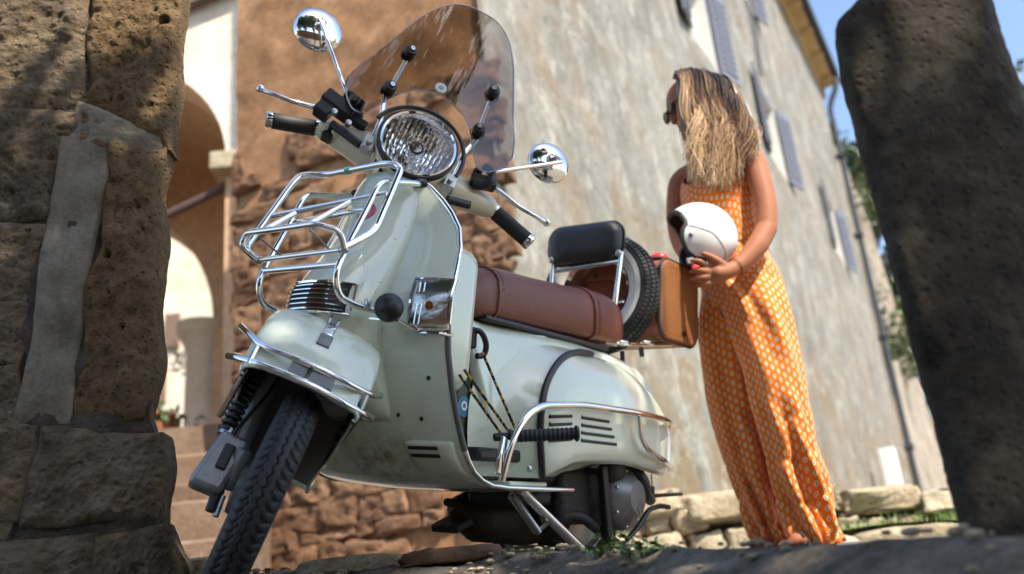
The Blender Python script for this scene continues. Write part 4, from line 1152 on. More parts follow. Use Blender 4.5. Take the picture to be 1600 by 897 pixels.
P(S().tube([(-.93, -.12, .20), (-1.00, -.13, .118), (-1.045, -.135, .085)], .012, 10), 'leg', GRIME, cst)
P(S().tube([(-1.03, -.135, .10), (-1.065, -.138, .072), (-1.10, -.138, .078)], [.013, .02, .016], 10), 'foot', RUBBER, cst)
P(S().tube([(-.93, .06, .20), (-1.00, .07, .14), (-1.045, .075, .12)], .012, 10), 'leg', GRIME, cst)

def wheel(center, axm, fwdv, upv, name, seed=0, hub=True):
    """scooter wheel with a real tread relief; axm axle, upv/fwdv span the disc"""
    RO, sec = .213, .0375
    n, m = 420, 45
    s = S()
    def tri(x): x = x % 1; return 4 * abs(x - .5) - 1
    def h(th, w):                              # w in [-1,1] across the tread
        blocks = 66
        q = th / (2 * pi) * blocks
        d = 0
        zig = .05 * tri(q)
        for c in (-.30, 0.0, .30):
            d = max(d, 1 - abs(w - c - zig) / .045)
        for side in (-1, 1):                   # rounded shoulder blocks
            u = (q % 1) - .5; x = (abs(w) - .66) / .30
            if w * side > .36:
                rr = sqrt((u / .47) ** 2 + x * x * 1.0)
                d = max(d, min(1, max(0, (rr - .86) / .12)) * (1 if abs(w) < .98 else 0))
        return -.0055 * min(1, max(0, d))
    vs = []
    for i in range(n):
        th = 2 * pi * i / n; rad = fwdv * cos(th) + upv * sin(th)
        for j in range(m):
            w = -1 + 2 * j / (m - 1)
            a = w * radians(86)
            dd = h(th, w) if abs(w) < .99 else 0
            r = RO - .036 + (.036 + dd) * cos(a) ** .9
            vs.append(center + rad * r + axm * (sec + dd * .3) * sin(a))
    s.add(vs, [(i * m + j, i * m + j + 1, ((i + 1) % n) * m + j + 1, ((i + 1) % n) * m + j) for i in range(n) for j in range(m - 1)])
    side = [(.176, .0373), (.160, .0365), (.135, .034), (.128, .028)]
    for sg in (1, -1): s.lathe([(r, h_ * sg) for r, h_ in side], center, axm, 64, upv)
    w = P(s, name, TYRE, smooth=60)
    P(S().lathe([(.136, .034), (.128, .030), (.122, .012), (.06, .012), (.05, .02), (.02, .022), (0, .022)], center, axm, 40, upv), 'rim', STEEL, w)
    P(S().lathe([(.136, -.034), (.128, -.030), (.122, -.012), (.06, -.012), (.05, -.05), (.02, -.055), (0, -.055)], center, axm, 40, upv), 'hub', ALUDARK, w)
    return w
wheel(Vector((-1.235, 0, .215)), Vector((0, 1, 0)), Vector((1, 0, 0)), Vector((0, 0, 1)), 'rear_tyre')
KF, KY, KA = KS.col[0], KS.col[1], KS.col[2]
FWD = (KF * cos(radians(27)) - KA * sin(radians(27))).normalized(); UPV = (KF * sin(radians(27)) + KA * cos(radians(27))).normalized()
wheel(st((.018, .014, .009)), KY.normalized(), FWD, UPV, 'front_tyre')
# ================================================================== steered front end
# ---- front mudguard ---------------------------------------------------------------------
FP = [-64, -52, -40, -25, -10, 8, 20, 30, 38, 44, 50]
FR = [.300, .308, .320, .342, .362, .366, .342, .312, .284, .262, .248]
FD = [.050, .095, .150, .205, .235, .220, .182, .132, .080, .035, .006]     # how far the sides hang towards the axle
FW = [.098, .102, .106, .109, .112, .114, .116, .117, .117, .116, .112]
def fender_pt(u, v):
    ph = FP[0] + (FP[-1] - FP[0]) * u
    r, d, w = smooth_interp(ph, FP, FR), smooth_interp(ph, FP, FD), smooth_interp(ph, FP, FW)
    t = v * 2 - 1
    k = abs(t); sg = 1 if t >= 0 else -1
    crown = .045
    if k < .62:
        a = k / .62 * pi / 2
        y = w * sin(a) ** .72; dr = crown * (1 - cos(a) ** .62)
    else:
        q = (k - .62) / .38
        y = w * (1 - .06 * q); dr = crown + max(d - crown, .0) * q
        if d < crown: dr = crown * (1 - .0) if False else min(crown, d + .02) + .0 * q
    if k < .62 and d < crown: dr *= (d + .02) / crown if d + .02 < crown else 1
    rr = r - dr
    p = radians(ph)
    return st((.018 + rr * sin(p), sg * y, .009 + rr * cos(p)))
s = S().grid(lambda u, v: fender_pt(u, v), 46, 40)
mud = P(s, 'front_mudguard', CREAM, solid=.004, smooth=180)
s = S()
s.grid(lambda u, v: fender_pt(.02 + .94 * u, .06 + .88 * v).lerp(st((.018, 0, .009)), .035), 40, 34)
P(s, 'inner_liner', simple('dirty_liner', (.13, .115, .095), .7, var=.35, vscale=14), mud, smooth=180)
# maker's badge plate on the nose of the mudguard
s = S()
def fen_c(ph, y=0, off=.004):
    r = smooth_interp(ph, FP, FR) + off; p = radians(ph)
    return st((.018 + r * sin(p), y, .009 + r * cos(p)))
s.rings([[fen_c(ph, -.012 * g, o), fen_c(ph, .012 * g, o), fen_c(ph, .012 * g, .001), fen_c(ph, -.012 * g, .001)] for ph, g, o in ((7, .7, .012), (12, 1, .016), (18, 1, .014), (23, .9, .010), (27, .75, .006))])
bd = P(s, 'crest', CHROME, mud, bevel=.002)
s = S().rings([[fen_c(ph, -.007, o), fen_c(ph, .007, o), fen_c(ph, .006, .003), fen_c(ph, -.006, .003)] for ph, o in ((15, .018), (22, .0135))])
P(s, 'dark_inlay', ALUDARK, bd)
s = S().rings([[fen_c(ph, -.013, .006), fen_c(ph, .013, .006), fen_c(ph, .013, .001), fen_c(ph, -.013, .001)] for ph in (27.5, 30, 33)])
P(s, 'grey_plate', ALUDARK, bd)
gd = empty('mudguard_bumper', parent=scooter)
up = fillet([(.115, -.155, .268), (.165, -.128, .236), (.200, -.095, .2085), (.222, -.03, .2035), (.222, .03, .203), (.203, .090, .2055), (.165, .120, .222), (.12, .140, .248)], .03, 6)
lo = fillet([(.12, -.150, .200), (.165, -.128, .186), (.200, -.095, .1745), (.222, -.03, .168), (.222, .03, .166), (.203, .095, .166), (.165, .126, .180), (.12, .140, .198)], .03, 6)
P(S().tube(stp(up), .0068, 10), 'tube', CHROME, gd); P(S().tube(stp(lo), .0078, 10), 'tube', CHROME, gd)
for y, f in ((-.105, .194), (.107, .190), (.0, .222)): P(S().tube(stp([(f, y, .207), (f, y, .170)]), .005, 8), 'post', CHROME, gd)
P(S().box((0, 0, 0), (.006, .085, .024)).map(lambda p: st((p.x + .217, p.y + .006, p.z + .187))), 'name_plate', ALUDARK, gd)
for f, a0_, a1_ in ((.135, .185, .118), (.115, .20, .13)): P(S().tube(stp([(f, -.110, a0_ - .01), (f - .03, -.116, a1_ - .03)]), .0050, 8), 'bar', CHROME, gd)
# grey splash flap inside the right of the wheel
# ---- fork ------------------------------------------------------------------------------------
fork = empty('front_fork', parent=scooter)
def ftube(path, r, seg=12): return S().tube(stp(path), r, seg)
P(ftube([(.02, -.045, .34), (.028, -.062, .24), (.030, -.066, .16), (.030, -.068, .085), (.026, -.074, .03)], [.020, .020, .023, .020, .018]), 'fork_leg', ALU, fork)
P(ftube([(.03, -.070, .075), (.045, -.052, .06), (.035, -.05, .02), (.018, -.05, .005)], [.016, .02, .02, .018]), 'axle_link', ALU, fork)
P(ftube([(.028, -.092, .215), (.029, -.0925, .10)], .0115), 'damper', GRIME, fork)
sp = []
for i in range(9 * 12 + 1):
    t = i / 108; a = 2 * pi * 9 * t
    sp.append(st((.028 + .0185 * cos(a), -.0925 + .0185 * sin(a), .218 - .122 * t)))
P(S().tube(sp, .0048, 7), 'spring', BLACK, fork)
P(ftube([(.028, -.092, .10), (.028, -.093, .085)], .019), 'spring_seat', STEEL, fork)
s = S().box((0, 0, 0), (.055, .062, .115)).map(lambda p: st((p.x + .030 + .10 * (p.z * 0), p.y * (1 - .8 * (p.z)) - .080 + p.z * .12, p.z + .032)))
P(s, 'link_housing', ALU, fork, bevel=.010)
s = S().box((0, 0, 0), (.012, .02, .05)).map(lambda p: st((p.x + .058, p.y - .076, p.z + .040)))
P(s, 'slot', BLACK, fork, bevel=.003)
P(ftube([(.03, -.062, -.012), (.03, -.058, -.055)], [.012, .010]), 'lower_damper', BLACK, fork)
P(ftube([(.03, -.050, -.02), (.03, -.046, -.06)], .006), 'cable_end', STEEL, fork)
P(S().tube(catmull(stp([(.045, -.050, .30), (.055, -.055, .20), (.055, -.075, .12), (.05, -.085, .06)]), 6), .0035, 8), 'brake_hose', BLACK, fork)
P(ftube([(-.01, .125, .255), (-.015, .105, .175)], .008), 'black_peg', BLACK, fork)
P(ftube([(-.01, .098, .20), (-.01, .112, .20)], .012), 'peg_knob', BLACK, fork)

# ---- headset ---------------------------------------------------------------------------------
s = S()
HC = (0.0, 0.0, .866)
def lath(s, prof, origin, axis, seg=40, ref=(0, 0, 1)):
    k = len(s.v); s.lathe(prof, origin, axis, seg, ref); s.map(st, k); return s
lath(s, [(.0, -.07), (.05, -.068), (.074, -.045), (.088, .0), (.094, .045), (.097, .076), (.094, .082), (.086, .080), (.083, .015), (.0, .015)], HC, (1, 0, 0))
for sg in (1, -1):
    k = len(s.v)
    s.tube([(-.03, .05 * sg, .862), (-.018, .10 * sg, .868), (-.03, .16 * sg, .876), (-.046, .215 * sg, .888), (-.05, .228 * sg, .890)], [.048, .046, .034, .027, .022], 20)
    s.map(st, k)
k = len(s.v)
s.tube([(-.01, 0, .795), (-.005, 0, .775), (-.005, 0, .755), (-.005, 0, .73)], [.066, .060, .052, .046], 24); s.map(st, k)
head = P(s, 'handlebar_housing', IVORY, remesh=.0045, smoothit=6, smooth=180)
lamp = empty('headlamp', parent=scooter)
P(lath(S(), [(.0945, .079), (.0950, .091), (.0915, .0945), (.0885, .0945), (.0885, .075)], HC, (1, 0, 0), 56), 'rim', BLACK, lamp)
P(lath(S(), [(.0888, .075), (.0885, .0955), (.0865, .097), (.083, .094), (.083, .075)], HC, (1, 0, 0), 56), 'bezel', CHROME, lamp)
# faceted reflector bowl behind the lens
s = S()
NB, NZ = 14, 5
def refl(y, z):
    r2 = (y * y + z * z) / .0069
    q = ((y + .083) / .0119) % 1; band = int((y + .083) / .0119)
    w = ((z + .09 + .011 * (band % 3)) / .036); w_ = w % 1
    d = .026 + .040 * r2 + .0024 * (q - .5) ** 2 * 4 + .0012 * (w_ - .5) ** 2 * 4 + .0012 * ((band * 7 + int(w) * 5) % 3)
    return st((HC[0] + d, y, HC[2] + z))
ng = 112
for j in range(ng):
    for i in range(ng):
        y0, y1, z0, z1 = [-.084 + .168 * t / ng for t in (i, i + 1, j, j + 1)]
        if max(abs(y0), abs(y1)) ** 2 + max(abs(z0), abs(z1)) ** 2 > .0842 ** 2: continue
        s.add([refl(y0 + 1e-5, z0 + 1e-5), refl(y1 - 1e-5, z0 + 1e-5), refl(y1 - 1e-5, z1 - 1e-5), refl(y0 + 1e-5, z1 - 1e-5)], [(0, 1, 2, 3)])
P(s, 'reflector', REFLECTOR, lamp, smooth=0, recalc=False)
P(lath(S(), [(0, .076), (.013, .075), (.019, .066), (.019, .03)], HC, (1, 0, 0), 24), 'bulb_shield', CHROME, lamp)
P(lath(S(), [(.013, .0762), (.0165, .0765), (.0165, .073)], HC, (1, 0, 0), 24), 'shield_ring', BLACK, lamp)
P(lath(S(), [(0, .101), (.03, .1005), (.06, .098), (.083, .093)], HC, (1, 0, 0), 48), 'lens', GLASS, lamp, smooth=180)
arc = [st((.072, .112 * cos(radians(t)), HC[2] + .004 + .112 * sin(radians(t)))) for t in range(-15, 171, 6)]
P(S().tube(arc, .0052, 8), 'lamp_hood_trim', BLACK)
# small dark openings under the lamp on the right
for y, a_ in ((-.062, .806), (-.045, .79)): P(S().box((0, 0, 0), (.01, .022, .014)).map(lambda p: st((p.x + .048, p.y + y, p.z + a_))), 'air_slot', BLACK)
def bar(name, sg):
    g = empty(name, parent=scooter)
    a, b = Vector((-.050, .226 * sg, .8895)), Vector((-.050, .343 * sg, .848))
    d = (b - a).normalized(); L = (b - a).length
    path = [a + d * (L * t) for t in (0, .06, .10, .14)]
    P(S().tube(stp([a, a + d * .012]), .0205, 20), 'collar', CHROME, g)
    n = 26
    P(S().tube(stp([a + d * (.012 + (L - .024) * i / n) for i in range(n + 1)]), [.0188 + (.0006 if i % 2 else 0) for i in range(n + 1)], 20), 'rubber', RUBBER, g)
    P(S().tube(stp([a + d * (L - .012), a + d * (L - .002), a + d * (L + .002)]), [.0205, .0205, .0175], 20), 'end_cap', CHROME, g)
    return g
bar('hand_grip', -1); bar('hand_grip', 1)
for sg in (-1, 1):
    lv = catmull([(.000, .215 * sg, .905), (.006, .24 * sg, .902), (.010, .30 * sg, .884), (.004, .345 * sg, .884), (-.008, .372 * sg, .889), (-.012, .384 * sg, .893)], 6)
    if sg == 1: lv = [Vector((p.x, p.y * .93, p.z + .004)) for p in lv]
    n = len(lv)
    o = P(S().tube(stp(lv), [.0085 - .003 * sin(pi * i / n) for i in range(n)], 10), 'brake_lever', CHROME)
    P(S().ball(st(lv[-1]), .0105, 14, 10), 'lever_ball', CHROME, o)
# brake reservoir, clamp and switch clutter on both sides
def lbox(c, d, name, mat, parent=None, bevel=.004, r=0):
    Mz = Matrix.Rotation(radians(r), 3, 'X')
    return P(S().box((0, 0, 0), d).map(lambda p: st(Vector(c) + Mz @ p)), name, mat, parent, bevel=bevel)
rs = lbox((.012, -.205, .925), (.042, .085, .036), 'brake_reservoir', BLACK, r=-14)
lbox((.012, -.180, .955), (.040, .052, .022), 'reservoir_cap', BLACK, rs, r=-14)
P(lath(S(), [(0, .024), (.010, .024), (.0105, .0)], (.012, -.182, .952), (1, 0, 0), 20), 'sight_glass', STEEL, rs)
lbox((.010, -.230, .905), (.036, .038, .050), 'lever_pivot', BLACK, r=-14)
lbox((.012, -.150, .908), (.022, .05, .022), 'switch_stalk', BLACK, r=-10)
lbox((-.02, -.20, .862), (.032, .026, .03), 'switch_box', BLACK)
for y, a_ in ((-.205, .888), (-.165, .876)): P(lath(S(), [(0, .012), (.007, .011), (.008, .0)], (.03, y, a_), (1, 0, 0), 14), 'bolt', STEEL)
for y in (-.215, -.185, -.160): P(S().ball(st((-.012, y, .868)), .014, 12, 8), 'ivory_knuckle', IVORY)
lbox((.012, .175, .905), (.030, .065, .026), 'lever_pivot', BLACK, r=14)
P(S().tube(catmull(stp([(.02, .165, .945), (.028, .185, .93), (.03, .190, .905), (.02, .175, .888), (.016, .155, .885)]), 6), .0105, 10), 'black_sleeve', BLACK)
for sg in (1, -1):
    P(S().tube(stp([(.03, .12 * sg, .838), (.012, .20 * sg, .872)] if sg < 0 else [(.035, .112 * sg, .80), (.02, .165 * sg, .822)]), .010, 10), 'mirror_arm', BLACK)
# ---- mirrors -----------------------------------------------------------------------------------
def mirror(pts, c, r, nrm):
    g = empty('mirror', parent=scooter)
    P(S().tube(stp(fillet(pts, .02, 5)), .0052, 10), 'stem', CHROME, g)
    n = Vector(nrm).normalized()
    P(lath(S(), [(0, .015), (.3 * r, .014), (.6 * r, .0105), (.85 * r, .004), (r, -.004), (r * 1.01, -.008), (r * .97, -.010), (0, -.010)], c, n, 44, (0, 0, 1)), 'mirror_shell', CHROME, g, smooth=50)
    P(lath(S(), [(0, .034), (.010, .032), (.013, .024), (.014, .016)], c, n, 16), 'ball_joint', CHROME, g)
    P(S().ball(st(pts[0]), .013, 12, 8), 'mount', BLACK, g)
mirror([(.015, -.156, .925), (-.018, -.170, .950), (-.022, -.345, 1.166)], (-.050, -.349, 1.169), .0615, (1, .12, -.10))
mirror([(.0, .155, .935), (-.01, .20, .972), (-.012, .348, 1.094), (-.024, .322, 1.109)], (-.056, .318, 1.109), .056, (1, .10, -.14))
# ---- windscreen ----------------------------------------------------------------------------------
TY = [0, .05, .095, .13, .160, .185, .205, .214, .2165]
TT = [1.352, 1.345, 1.311, 1.250, 1.165, 1.095, 1.050, 1.015, .998]
BTy = [0, .03, .065, .095, .120, .138, .155, .175, .195, .212, .2165]
BTa = [1.040, 1.035, 1.022, .990, .945, .912, .903, .913, .938, .972, .995]
def scr(y, a, off=0): return st((.072 - .9 * y * y + off + .012 * max(0, 1 - a), y, a))
def scr_uv(u, v):
    y = .2165 * sin(radians(90 * (u * 2 - 1)))
    b, t = interp(abs(y), BTy, BTa), smooth_interp(abs(y), TY, TT)
    return scr(y, b + (t - b) * v)
s = S().grid(scr_uv, 60, 24)
ws = P(s, 'windscreen', SCREEN, smooth=180)
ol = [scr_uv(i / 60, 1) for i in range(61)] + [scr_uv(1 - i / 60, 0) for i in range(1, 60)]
P(S().tube(ol, .0022, 6, closed=True), 'edge_highlight', glassy('screen_edge', (.80, .77, .76), .2, 3.0, scratch=.35), ws)  # rim highlight painted as a lighter tinted tube round the outline
for sg in (1, -1):
    for a_, y in ((1.128, .113), (1.000, .117)):
        k = P(lath(S(), [(0, .024), (.007, .0235), (.009, .020), (.013, .019), (.0155, .013), (.0155, .006), (.012, .003), (.012, -.004), (.016, -.006), (.016, -.016), (.008, -.018)], (.072 - .9 * y * y, y * sg, a_), (1, -.2 * sg, 0), 20), 'screen_knob', BLACK)
        P(lath(S(), [(.002, .0245), (.0055, .0245), (.0055, .023)], (.072 - .9 * y * y, y * sg, a_), (1, -.2 * sg, 0), 14), 'screw', STEEL, k)
    P(S().tube(stp([(.046, .1175 * sg, .995), (.048, .113 * sg, 1.128)]), .0058, 8), 'screen_rod', CHROME)
    P(S().tube(stp(fillet([(.060, .100 * sg, .826), (.062, .101 * sg, .913), (.050, .121 * sg, .986), (.048, .1175 * sg, 1.0)], .03)), .0060, 10), 'screen_rod', CHROME)
    cl = lbox((.058, .1005 * sg, .826), (.030, .030, .040), 'screen_clamp', STEEL)
    P(lath(S(), [(0, .018), (.006, .018), (.0065, .0)], (.066, .1005 * sg, .822), (1, 0, 0), 12), 'bolt', STEEL, cl)
y, a_ = -.008, 1.061
P(lath(S(), [(.0, .003), (.0145, .003), (.015, .0)], (.072, y, a_), (1, 0, 0), 28), 'round_sticker', simple('pale_sticker', (.55, .62, .60), .5))
P(lath(S(), [(.003, .0036), (.005, .0036), (.005, .003)], (.072, y, a_), (1, 0, 0), 16), 'sticker_mark', BLACK)
# ---- folding chrome front rack ---------------------------------------------------------------------
rk = empty('front_rack', parent=scooter)
RT = .0072
for sg in (-1, 1):
    y = .110 * sg
    P(S().tube(fillet([(-.352, .092 * sg, .912), (-.318, y, .902), (-.198, y, .874), (-.172, y, .822), (-.106, y, .700), (-.086, y, .655), (-.100, y, .612), (-.150, y, .602), (-.215, y + .0 * sg, .602)], .035, 7), RT, 12), 'upright', CHROME, rk)
    P(S().ball((-.350, .094 * sg, .912), (.022, .018, .012), 12, 8), 'rubber_pad', BLACK, rk)
tray = fillet([(-.092, -.124, .708), (-.060, -.130, .722), (-.080, -.130, .752), (-.170, -.130, .888), (-.196, -.128, .922), (-.232, -.09, .926), (-.232, .09, .926), (-.245, .128, .918), (-.172, .130, .762), (-.140, .130, .738), (-.090, .122, .706)], .026, 7)
P(S().tube(tray, .0078, 12), 'tray_loop', CHROME, rk)
lip = fillet([(-.094, -.126, .704), (-.050, -.130, .728), (-.058, -.128, .757), (-.045, .02, .750), (-.040, .09, .748), (-.078, .126, .738), (-.094, .124, .702)], .022, 7)
P(S().tube(lip, .0068, 12), 'tray_lip', CHROME, rk)
for a, b, r in (((-.094, -.122, .706), (-.094, .120, .704), .0062), ((-.098, -.110, .682), (-.094, .110, .676), .0072), ((-.120, -.130, .808), (-.200, .128, .846), .0066), ((-.180, -.132, .806), (-.165, .112, .806), .0066),
                ((-.052, -.062, .755), (-.122, -.055, .806), .0064), ((-.060, .045, .752), (-.172, .052, .830), .0064)):
    P(S().tube([a, b], r, 10), 'rack_bar', CHROME, rk)
for a, b in (((-.060, -.085, .742), (-.094, -.050, .706)), ((-.060, .06, .745), (-.094, .085, .706))): P(S().tube([a, b], .0022, 6), 'wire', STEEL, rk)
for p in ((-.094, -.122, .706), (-.094, .120, .704)): P(S().ball(p, (.009, .013, .009), 10, 8), 'hinge', STEEL, rk)
P(S().lathe([(0, .030), (.016, .026), (.027, .014), (.030, 0), (.026, -.014), (.018, -.030), (.010, -.036)], (-.185, .168, .600), (.75, .5, -.1), 24), 'rubber_bulb', BLACK, rk)
P(S().tube([(-.215, .110, .602), (-.19, .150, .600)], .0075, 10), 'foot_bar', CHROME, rk)
P(S().box((-.18, .115, .610), (.012, .012, .022)), 'clip', STEEL, rk, bevel=.003)
tgc = simple('flag_sticker', (.10, .45, .25), .4)
P(S().tube([(-.232, -.022, .926), (-.232, -.008, .926)], .0084, 12), 'flag_band', tgc, rk)

# ================================================================== things carried by the scooter
SMAT = Matrix.Translation(ST) @ SM.to_4x4()
bag = empty('leather_bag', 'red brown leather satchel with tan end panel standing open behind the spare wheel', 'bag')
bag.matrix_world = SMAT
def bag_ring(y, f): 
    return [Vector((x, y, z)) for x, z in [(cx, cz) for cx, cz in rrect(.140 * f, .128 * f, .058 * f, 8, -1.562, .836)]]
s = S().rings([bag_ring(y, f) for y, f in ((-.20, .94), (-.195, 1), (.148, 1), (.154, .98))])
P(s, 'body', BAGBROWN, bag, smooth=50)
s = S().rings([bag_ring(y, f) for y, f in ((.152, .99), (.162, .985), (.165, .96), (.1655, .90))])
P(s, 'end_panel', TAN, bag, smooth=50)
P(S().tube(bag_ring(.1645, .82), .0014, 4, closed=True), 'stitch_line', DARKBAG, bag)
P(S().tube(bag_ring(.158, 1.0), .0055, 8, closed=True), 'piping', DARKBAG, bag)
s = S().grid(lambda u, v: Vector((-1.420 + .004, -.19 + .32 * u, .90 + .065 * v)), 6, 2)
P(s, 'flap', BAGBROWN, bag, solid=.006, bevel=.002)
for y in (-.06, .02, .08): P(S().ball((-1.411, y, .915), (.004, .007, .007), 10, 6), 'stud', DARKBAG, bag)
P(S().tube(fillet([(-1.412, -.03, .79), (-1.400, -.03, .825), (-1.400, .07, .825), (-1.412, .07, .79)], .02), .006, 8), 'handle', CHROME, bag)
# leaf stamp
s = S()
for i in range(5):
    c = Vector((-1.60 + .006 * i, .1660, .742 + .002 * (i % 2)))
    s.lathe([(0, .0006), (.006 + .002 * (i in (1, 2, 3)), .0006), (.007, 0)], c, (0, 1, 0), 8)
P(s, 'leaf_stamp', DARKBAG, bag)
P(S().box((-1.56, .10, .964), (.22, .10, .012)), 'mouth_shade', DARKBAG, bag, bevel=.004)  # dark slab on top stands in for the shaded inside of the bag
P(S().ball((-1.50, .12, .975), (.025, .03, .018), 12, 8), 'red_pouch', RED, bag)
P(S().ball((-1.45, -.02, .985), (.05, .06, .03), 14, 10), 'beige_cloth', simple('beige_cloth', (.55, .42, .28), .8, var=.1), bag)
# elastic cords hooked between the body and the floor
def cord_mat():
    m, nt, b = base_mat('braided_cord'); L = nt.links
    tc = node(nt, 'ShaderNodeTexCoord'); vo = node(nt, 'ShaderNodeTexVoronoi'); vo.inputs['Scale'].default_value = 150
    L.new(tc.outputs['Object'], vo.inputs['Vector'])
    r = node(nt, 'ShaderNodeValToRGB'); r.color_ramp.interpolation = 'CONSTANT'
    sp_ = node(nt, 'ShaderNodeSeparateColor'); L.new(vo.outputs['Color'], sp_.inputs[0]); L.new(sp_.outputs[0], r.inputs[0])
    r.color_ramp.elements[0].color = (.014, .013, .012, 1); r.color_ramp.elements[1].position = .66; r.color_ramp.elements[1].color = (.52, .27, .03, 1)
    L.new(r.outputs[0], b.inputs['Base Color']); b.inputs['Roughness'].default_value = .7
    return m
CORD = cord_mat()
for i, (pa, pb, lab) in enumerate((((-.470, .195, .545), (-.607, .205, .372), 'black and yellow elastic cord running steeply from the hook to the foot peg'),
                                   ((-.385, .20, .485), (-.560, .205, .357), 'black and yellow elastic cord, lower of the close pair by the floor'),
                                   ((-.395, .205, .497), (-.577, .21, .368), 'black and yellow elastic cord, upper of the close pair by the floor'))):
    c = MB().tube([Vector(pa) + (Vector(pb) - Vector(pa)) * (k / 12) for k in range(13)], .0032, 8).build('elastic_cord', CORD)
    c.matrix_world = SMAT
    tag(c, lab, 'cord', 'elastic cords on the scooter')
    kb = MB().ball(pb, (.008, .008, .012), 10, 8).build('hook', BLACK, c)
# ================================================================== WOMAN
W0 = Vector((.76, 3.12, .25))  # joints and outlines below: image pixels projected out to assumed depths, baked in
woman = empty('person', 'woman with long blonde hair in an orange patterned jumpsuit bending over a white helmet', 'person', loc=W0)
def wl(p): return Vector(p) - W0
def skin_mat():
    m, nt, b = base_mat('skin'); L = nt.links
    tc = node(nt, 'ShaderNodeTexCoord'); nz = node(nt, 'ShaderNodeTexNoise'); nz.inputs['Scale'].default_value = 14; nz.inputs['Detail'].default_value = 5
    L.new(tc.outputs['Object'], nz.inputs['Vector'])
    mx = node(nt, 'ShaderNodeMix', data_type='RGBA'); mx.inputs[6].default_value = (.27, .098, .046, 1); mx.inputs[7].default_value = (.36, .145, .075, 1)
    L.new(nz.outputs[0], mx.inputs[0]); L.new(mx.outputs[2], b.inputs['Base Color'])
    b.inputs['Roughness'].default_value = .62; b.inputs['Specular IOR Level'].default_value = .3
    b.inputs['Subsurface Weight'].default_value = .12; b.inputs['Subsurface Radius'].default_value = (.012, .005, .003); b.inputs['Subsurface Scale'].default_value = 1
    n2 = node(nt, 'ShaderNodeTexNoise'); n2.inputs['Scale'].default_value = 260; L.new(tc.outputs['Object'], n2.inputs['Vector'])
    bp = node(nt, 'ShaderNodeBump'); bp.inputs['Strength'].default_value = .08; bp.inputs['Distance'].default_value = .003; L.new(n2.outputs[0], bp.inputs['Height']); L.new(bp.outputs[0], b.inputs['Normal'])
    return m
SKIN = skin_mat()
ES, EF, EZ = Vector((.68, -.73, 0)).normalized(), Vector((-.73, -.68, 0)).normalized(), Vector((0, 0, 1))
b = MB()
def chain(m, pts, rad, seg=16, n=6):
    P_ = catmull([wl(p) for p in pts], n)
    r = [interp(i / n, range(len(rad)), rad) for i in range(len(P_))]
    m.tube(P_, r, seg); m.ball(P_[0], r[0], seg, 8); m.ball(P_[-1], r[-1], seg, 8)
# head, neck, torso core
HF = Vector((-.93, -.10, -.34)).normalized(); HU = (EZ - HF * HF.z).normalized(); HL = HU.cross(HF)
HM = Matrix((HF, HL, HU)).transposed()
hc = wl((.712, 3.12, 1.835))
b.ball(hc, (.098, .076, .108), 24, 16, HM)
b.ball(hc + HM @ Vector((.030, 0, -.060)), (.064, .056, .062), 20, 14, HM)        # jaw
b.ball(hc + HM @ Vector((.092, 0, -.022)), (.020, .012, .024), 12, 8, HM)        # nose
b.ball(hc + HM @ Vector((.098, 0, -.034)), (.013, .015, .011), 12, 8, HM)
b.ball(hc + HM @ Vector((.083, 0, -.070)), (.014, .024, .008), 12, 8, HM)        # lips
b.ball(hc + HM @ Vector((.081, 0, -.083)), (.013, .020, .008), 12, 8, HM)
b.ball(hc + HM @ Vector((.078, 0, -.105)), (.018, .022, .016), 12, 8, HM)        # chin
b.ball(hc + HM @ Vector((.082, 0, .018)), (.018, .055, .012), 12, 8, HM)         # brow
for sg in (1, -1):
    b.ball(hc + HM @ Vector((-.005, .075 * sg, -.015)), (.018, .010, .030), 10, 8, HM)
chain(b, [(.735, 3.13, 1.77), (.752, 3.145, 1.67), (.756, 3.15, 1.60)], [.050, .050, .062])
tor = [(1.60, .105, .06), (1.55, .130, .082), (1.45, .125, .095), (1.35, .110, .09), (1.24, .100, .082), (1.12, .128, .095), (1.02, .12, .09)]
R = []
for z, a, c in tor:
    cc = wl((interp(z, [1.0, 1.24, 1.6], [.765, .748, .752]), 3.145, z))
    R.append([cc + ES * a * cos(t) + EF * c * sin(t) for t in [2 * pi * k / 28 for k in range(28)]])
b.rings(R)
# left arm (nearest the camera), bent under the helmet
chain(b, [(.815, 3.065, 1.575), (.848, 3.035, 1.555), (.858, 3.005, 1.46), (.856, 2.985, 1.35), (.842, 2.975, 1.268)], [.047, .047, .040, .036, .033])
chain(b, [(.842, 2.975, 1.268), (0.794, 2.955, 1.201), (0.738, 2.940, 1.147), (0.692, 2.925, 1.116)], [.034, .035, .029, .0225])
# left hand: palm, four fingers, thumb
chain(b, [(0.692, 2.925, 1.116), (0.670, 2.922, 1.108), (0.648, 2.920, 1.106)], [.024, .025, .026], 14)
for (a_, r_) in (((0.644, 2.920, 1.124), .0150), ((0.630, 2.920, 1.118), .0135), ((0.632, 2.922, 1.104), .0145), ((0.636, 2.926, 1.088), .0140), ((0.648, 2.930, 1.078), .0125)): chain(b, [(0.670, 2.923, 1.110), a_], [.022, r_], 12)
fing = [([(0.630, 2.918, 1.128), (0.608, 2.908, 1.140), (0.586, 2.905, 1.150), (0.570, 2.912, 1.155)], [.0105, .0098, .0088, .0072]),
        ([(0.626, 2.918, 1.114), (0.597, 2.912, 1.118), (0.576, 2.926, 1.124), (0.568, 2.946, 1.130)], [.0108, .0098, .0088, .0072]),
        ([(0.628, 2.922, 1.100), (0.597, 2.918, 1.096), (0.574, 2.932, 1.100), (0.568, 2.954, 1.108)], [.0106, .0096, .0086, .0070]),
        ([(0.636, 2.928, 1.084), (0.608, 2.926, 1.077), (0.587, 2.938, 1.079), (0.580, 2.958, 1.086)], [.0096, .0086, .0078, .0064])]
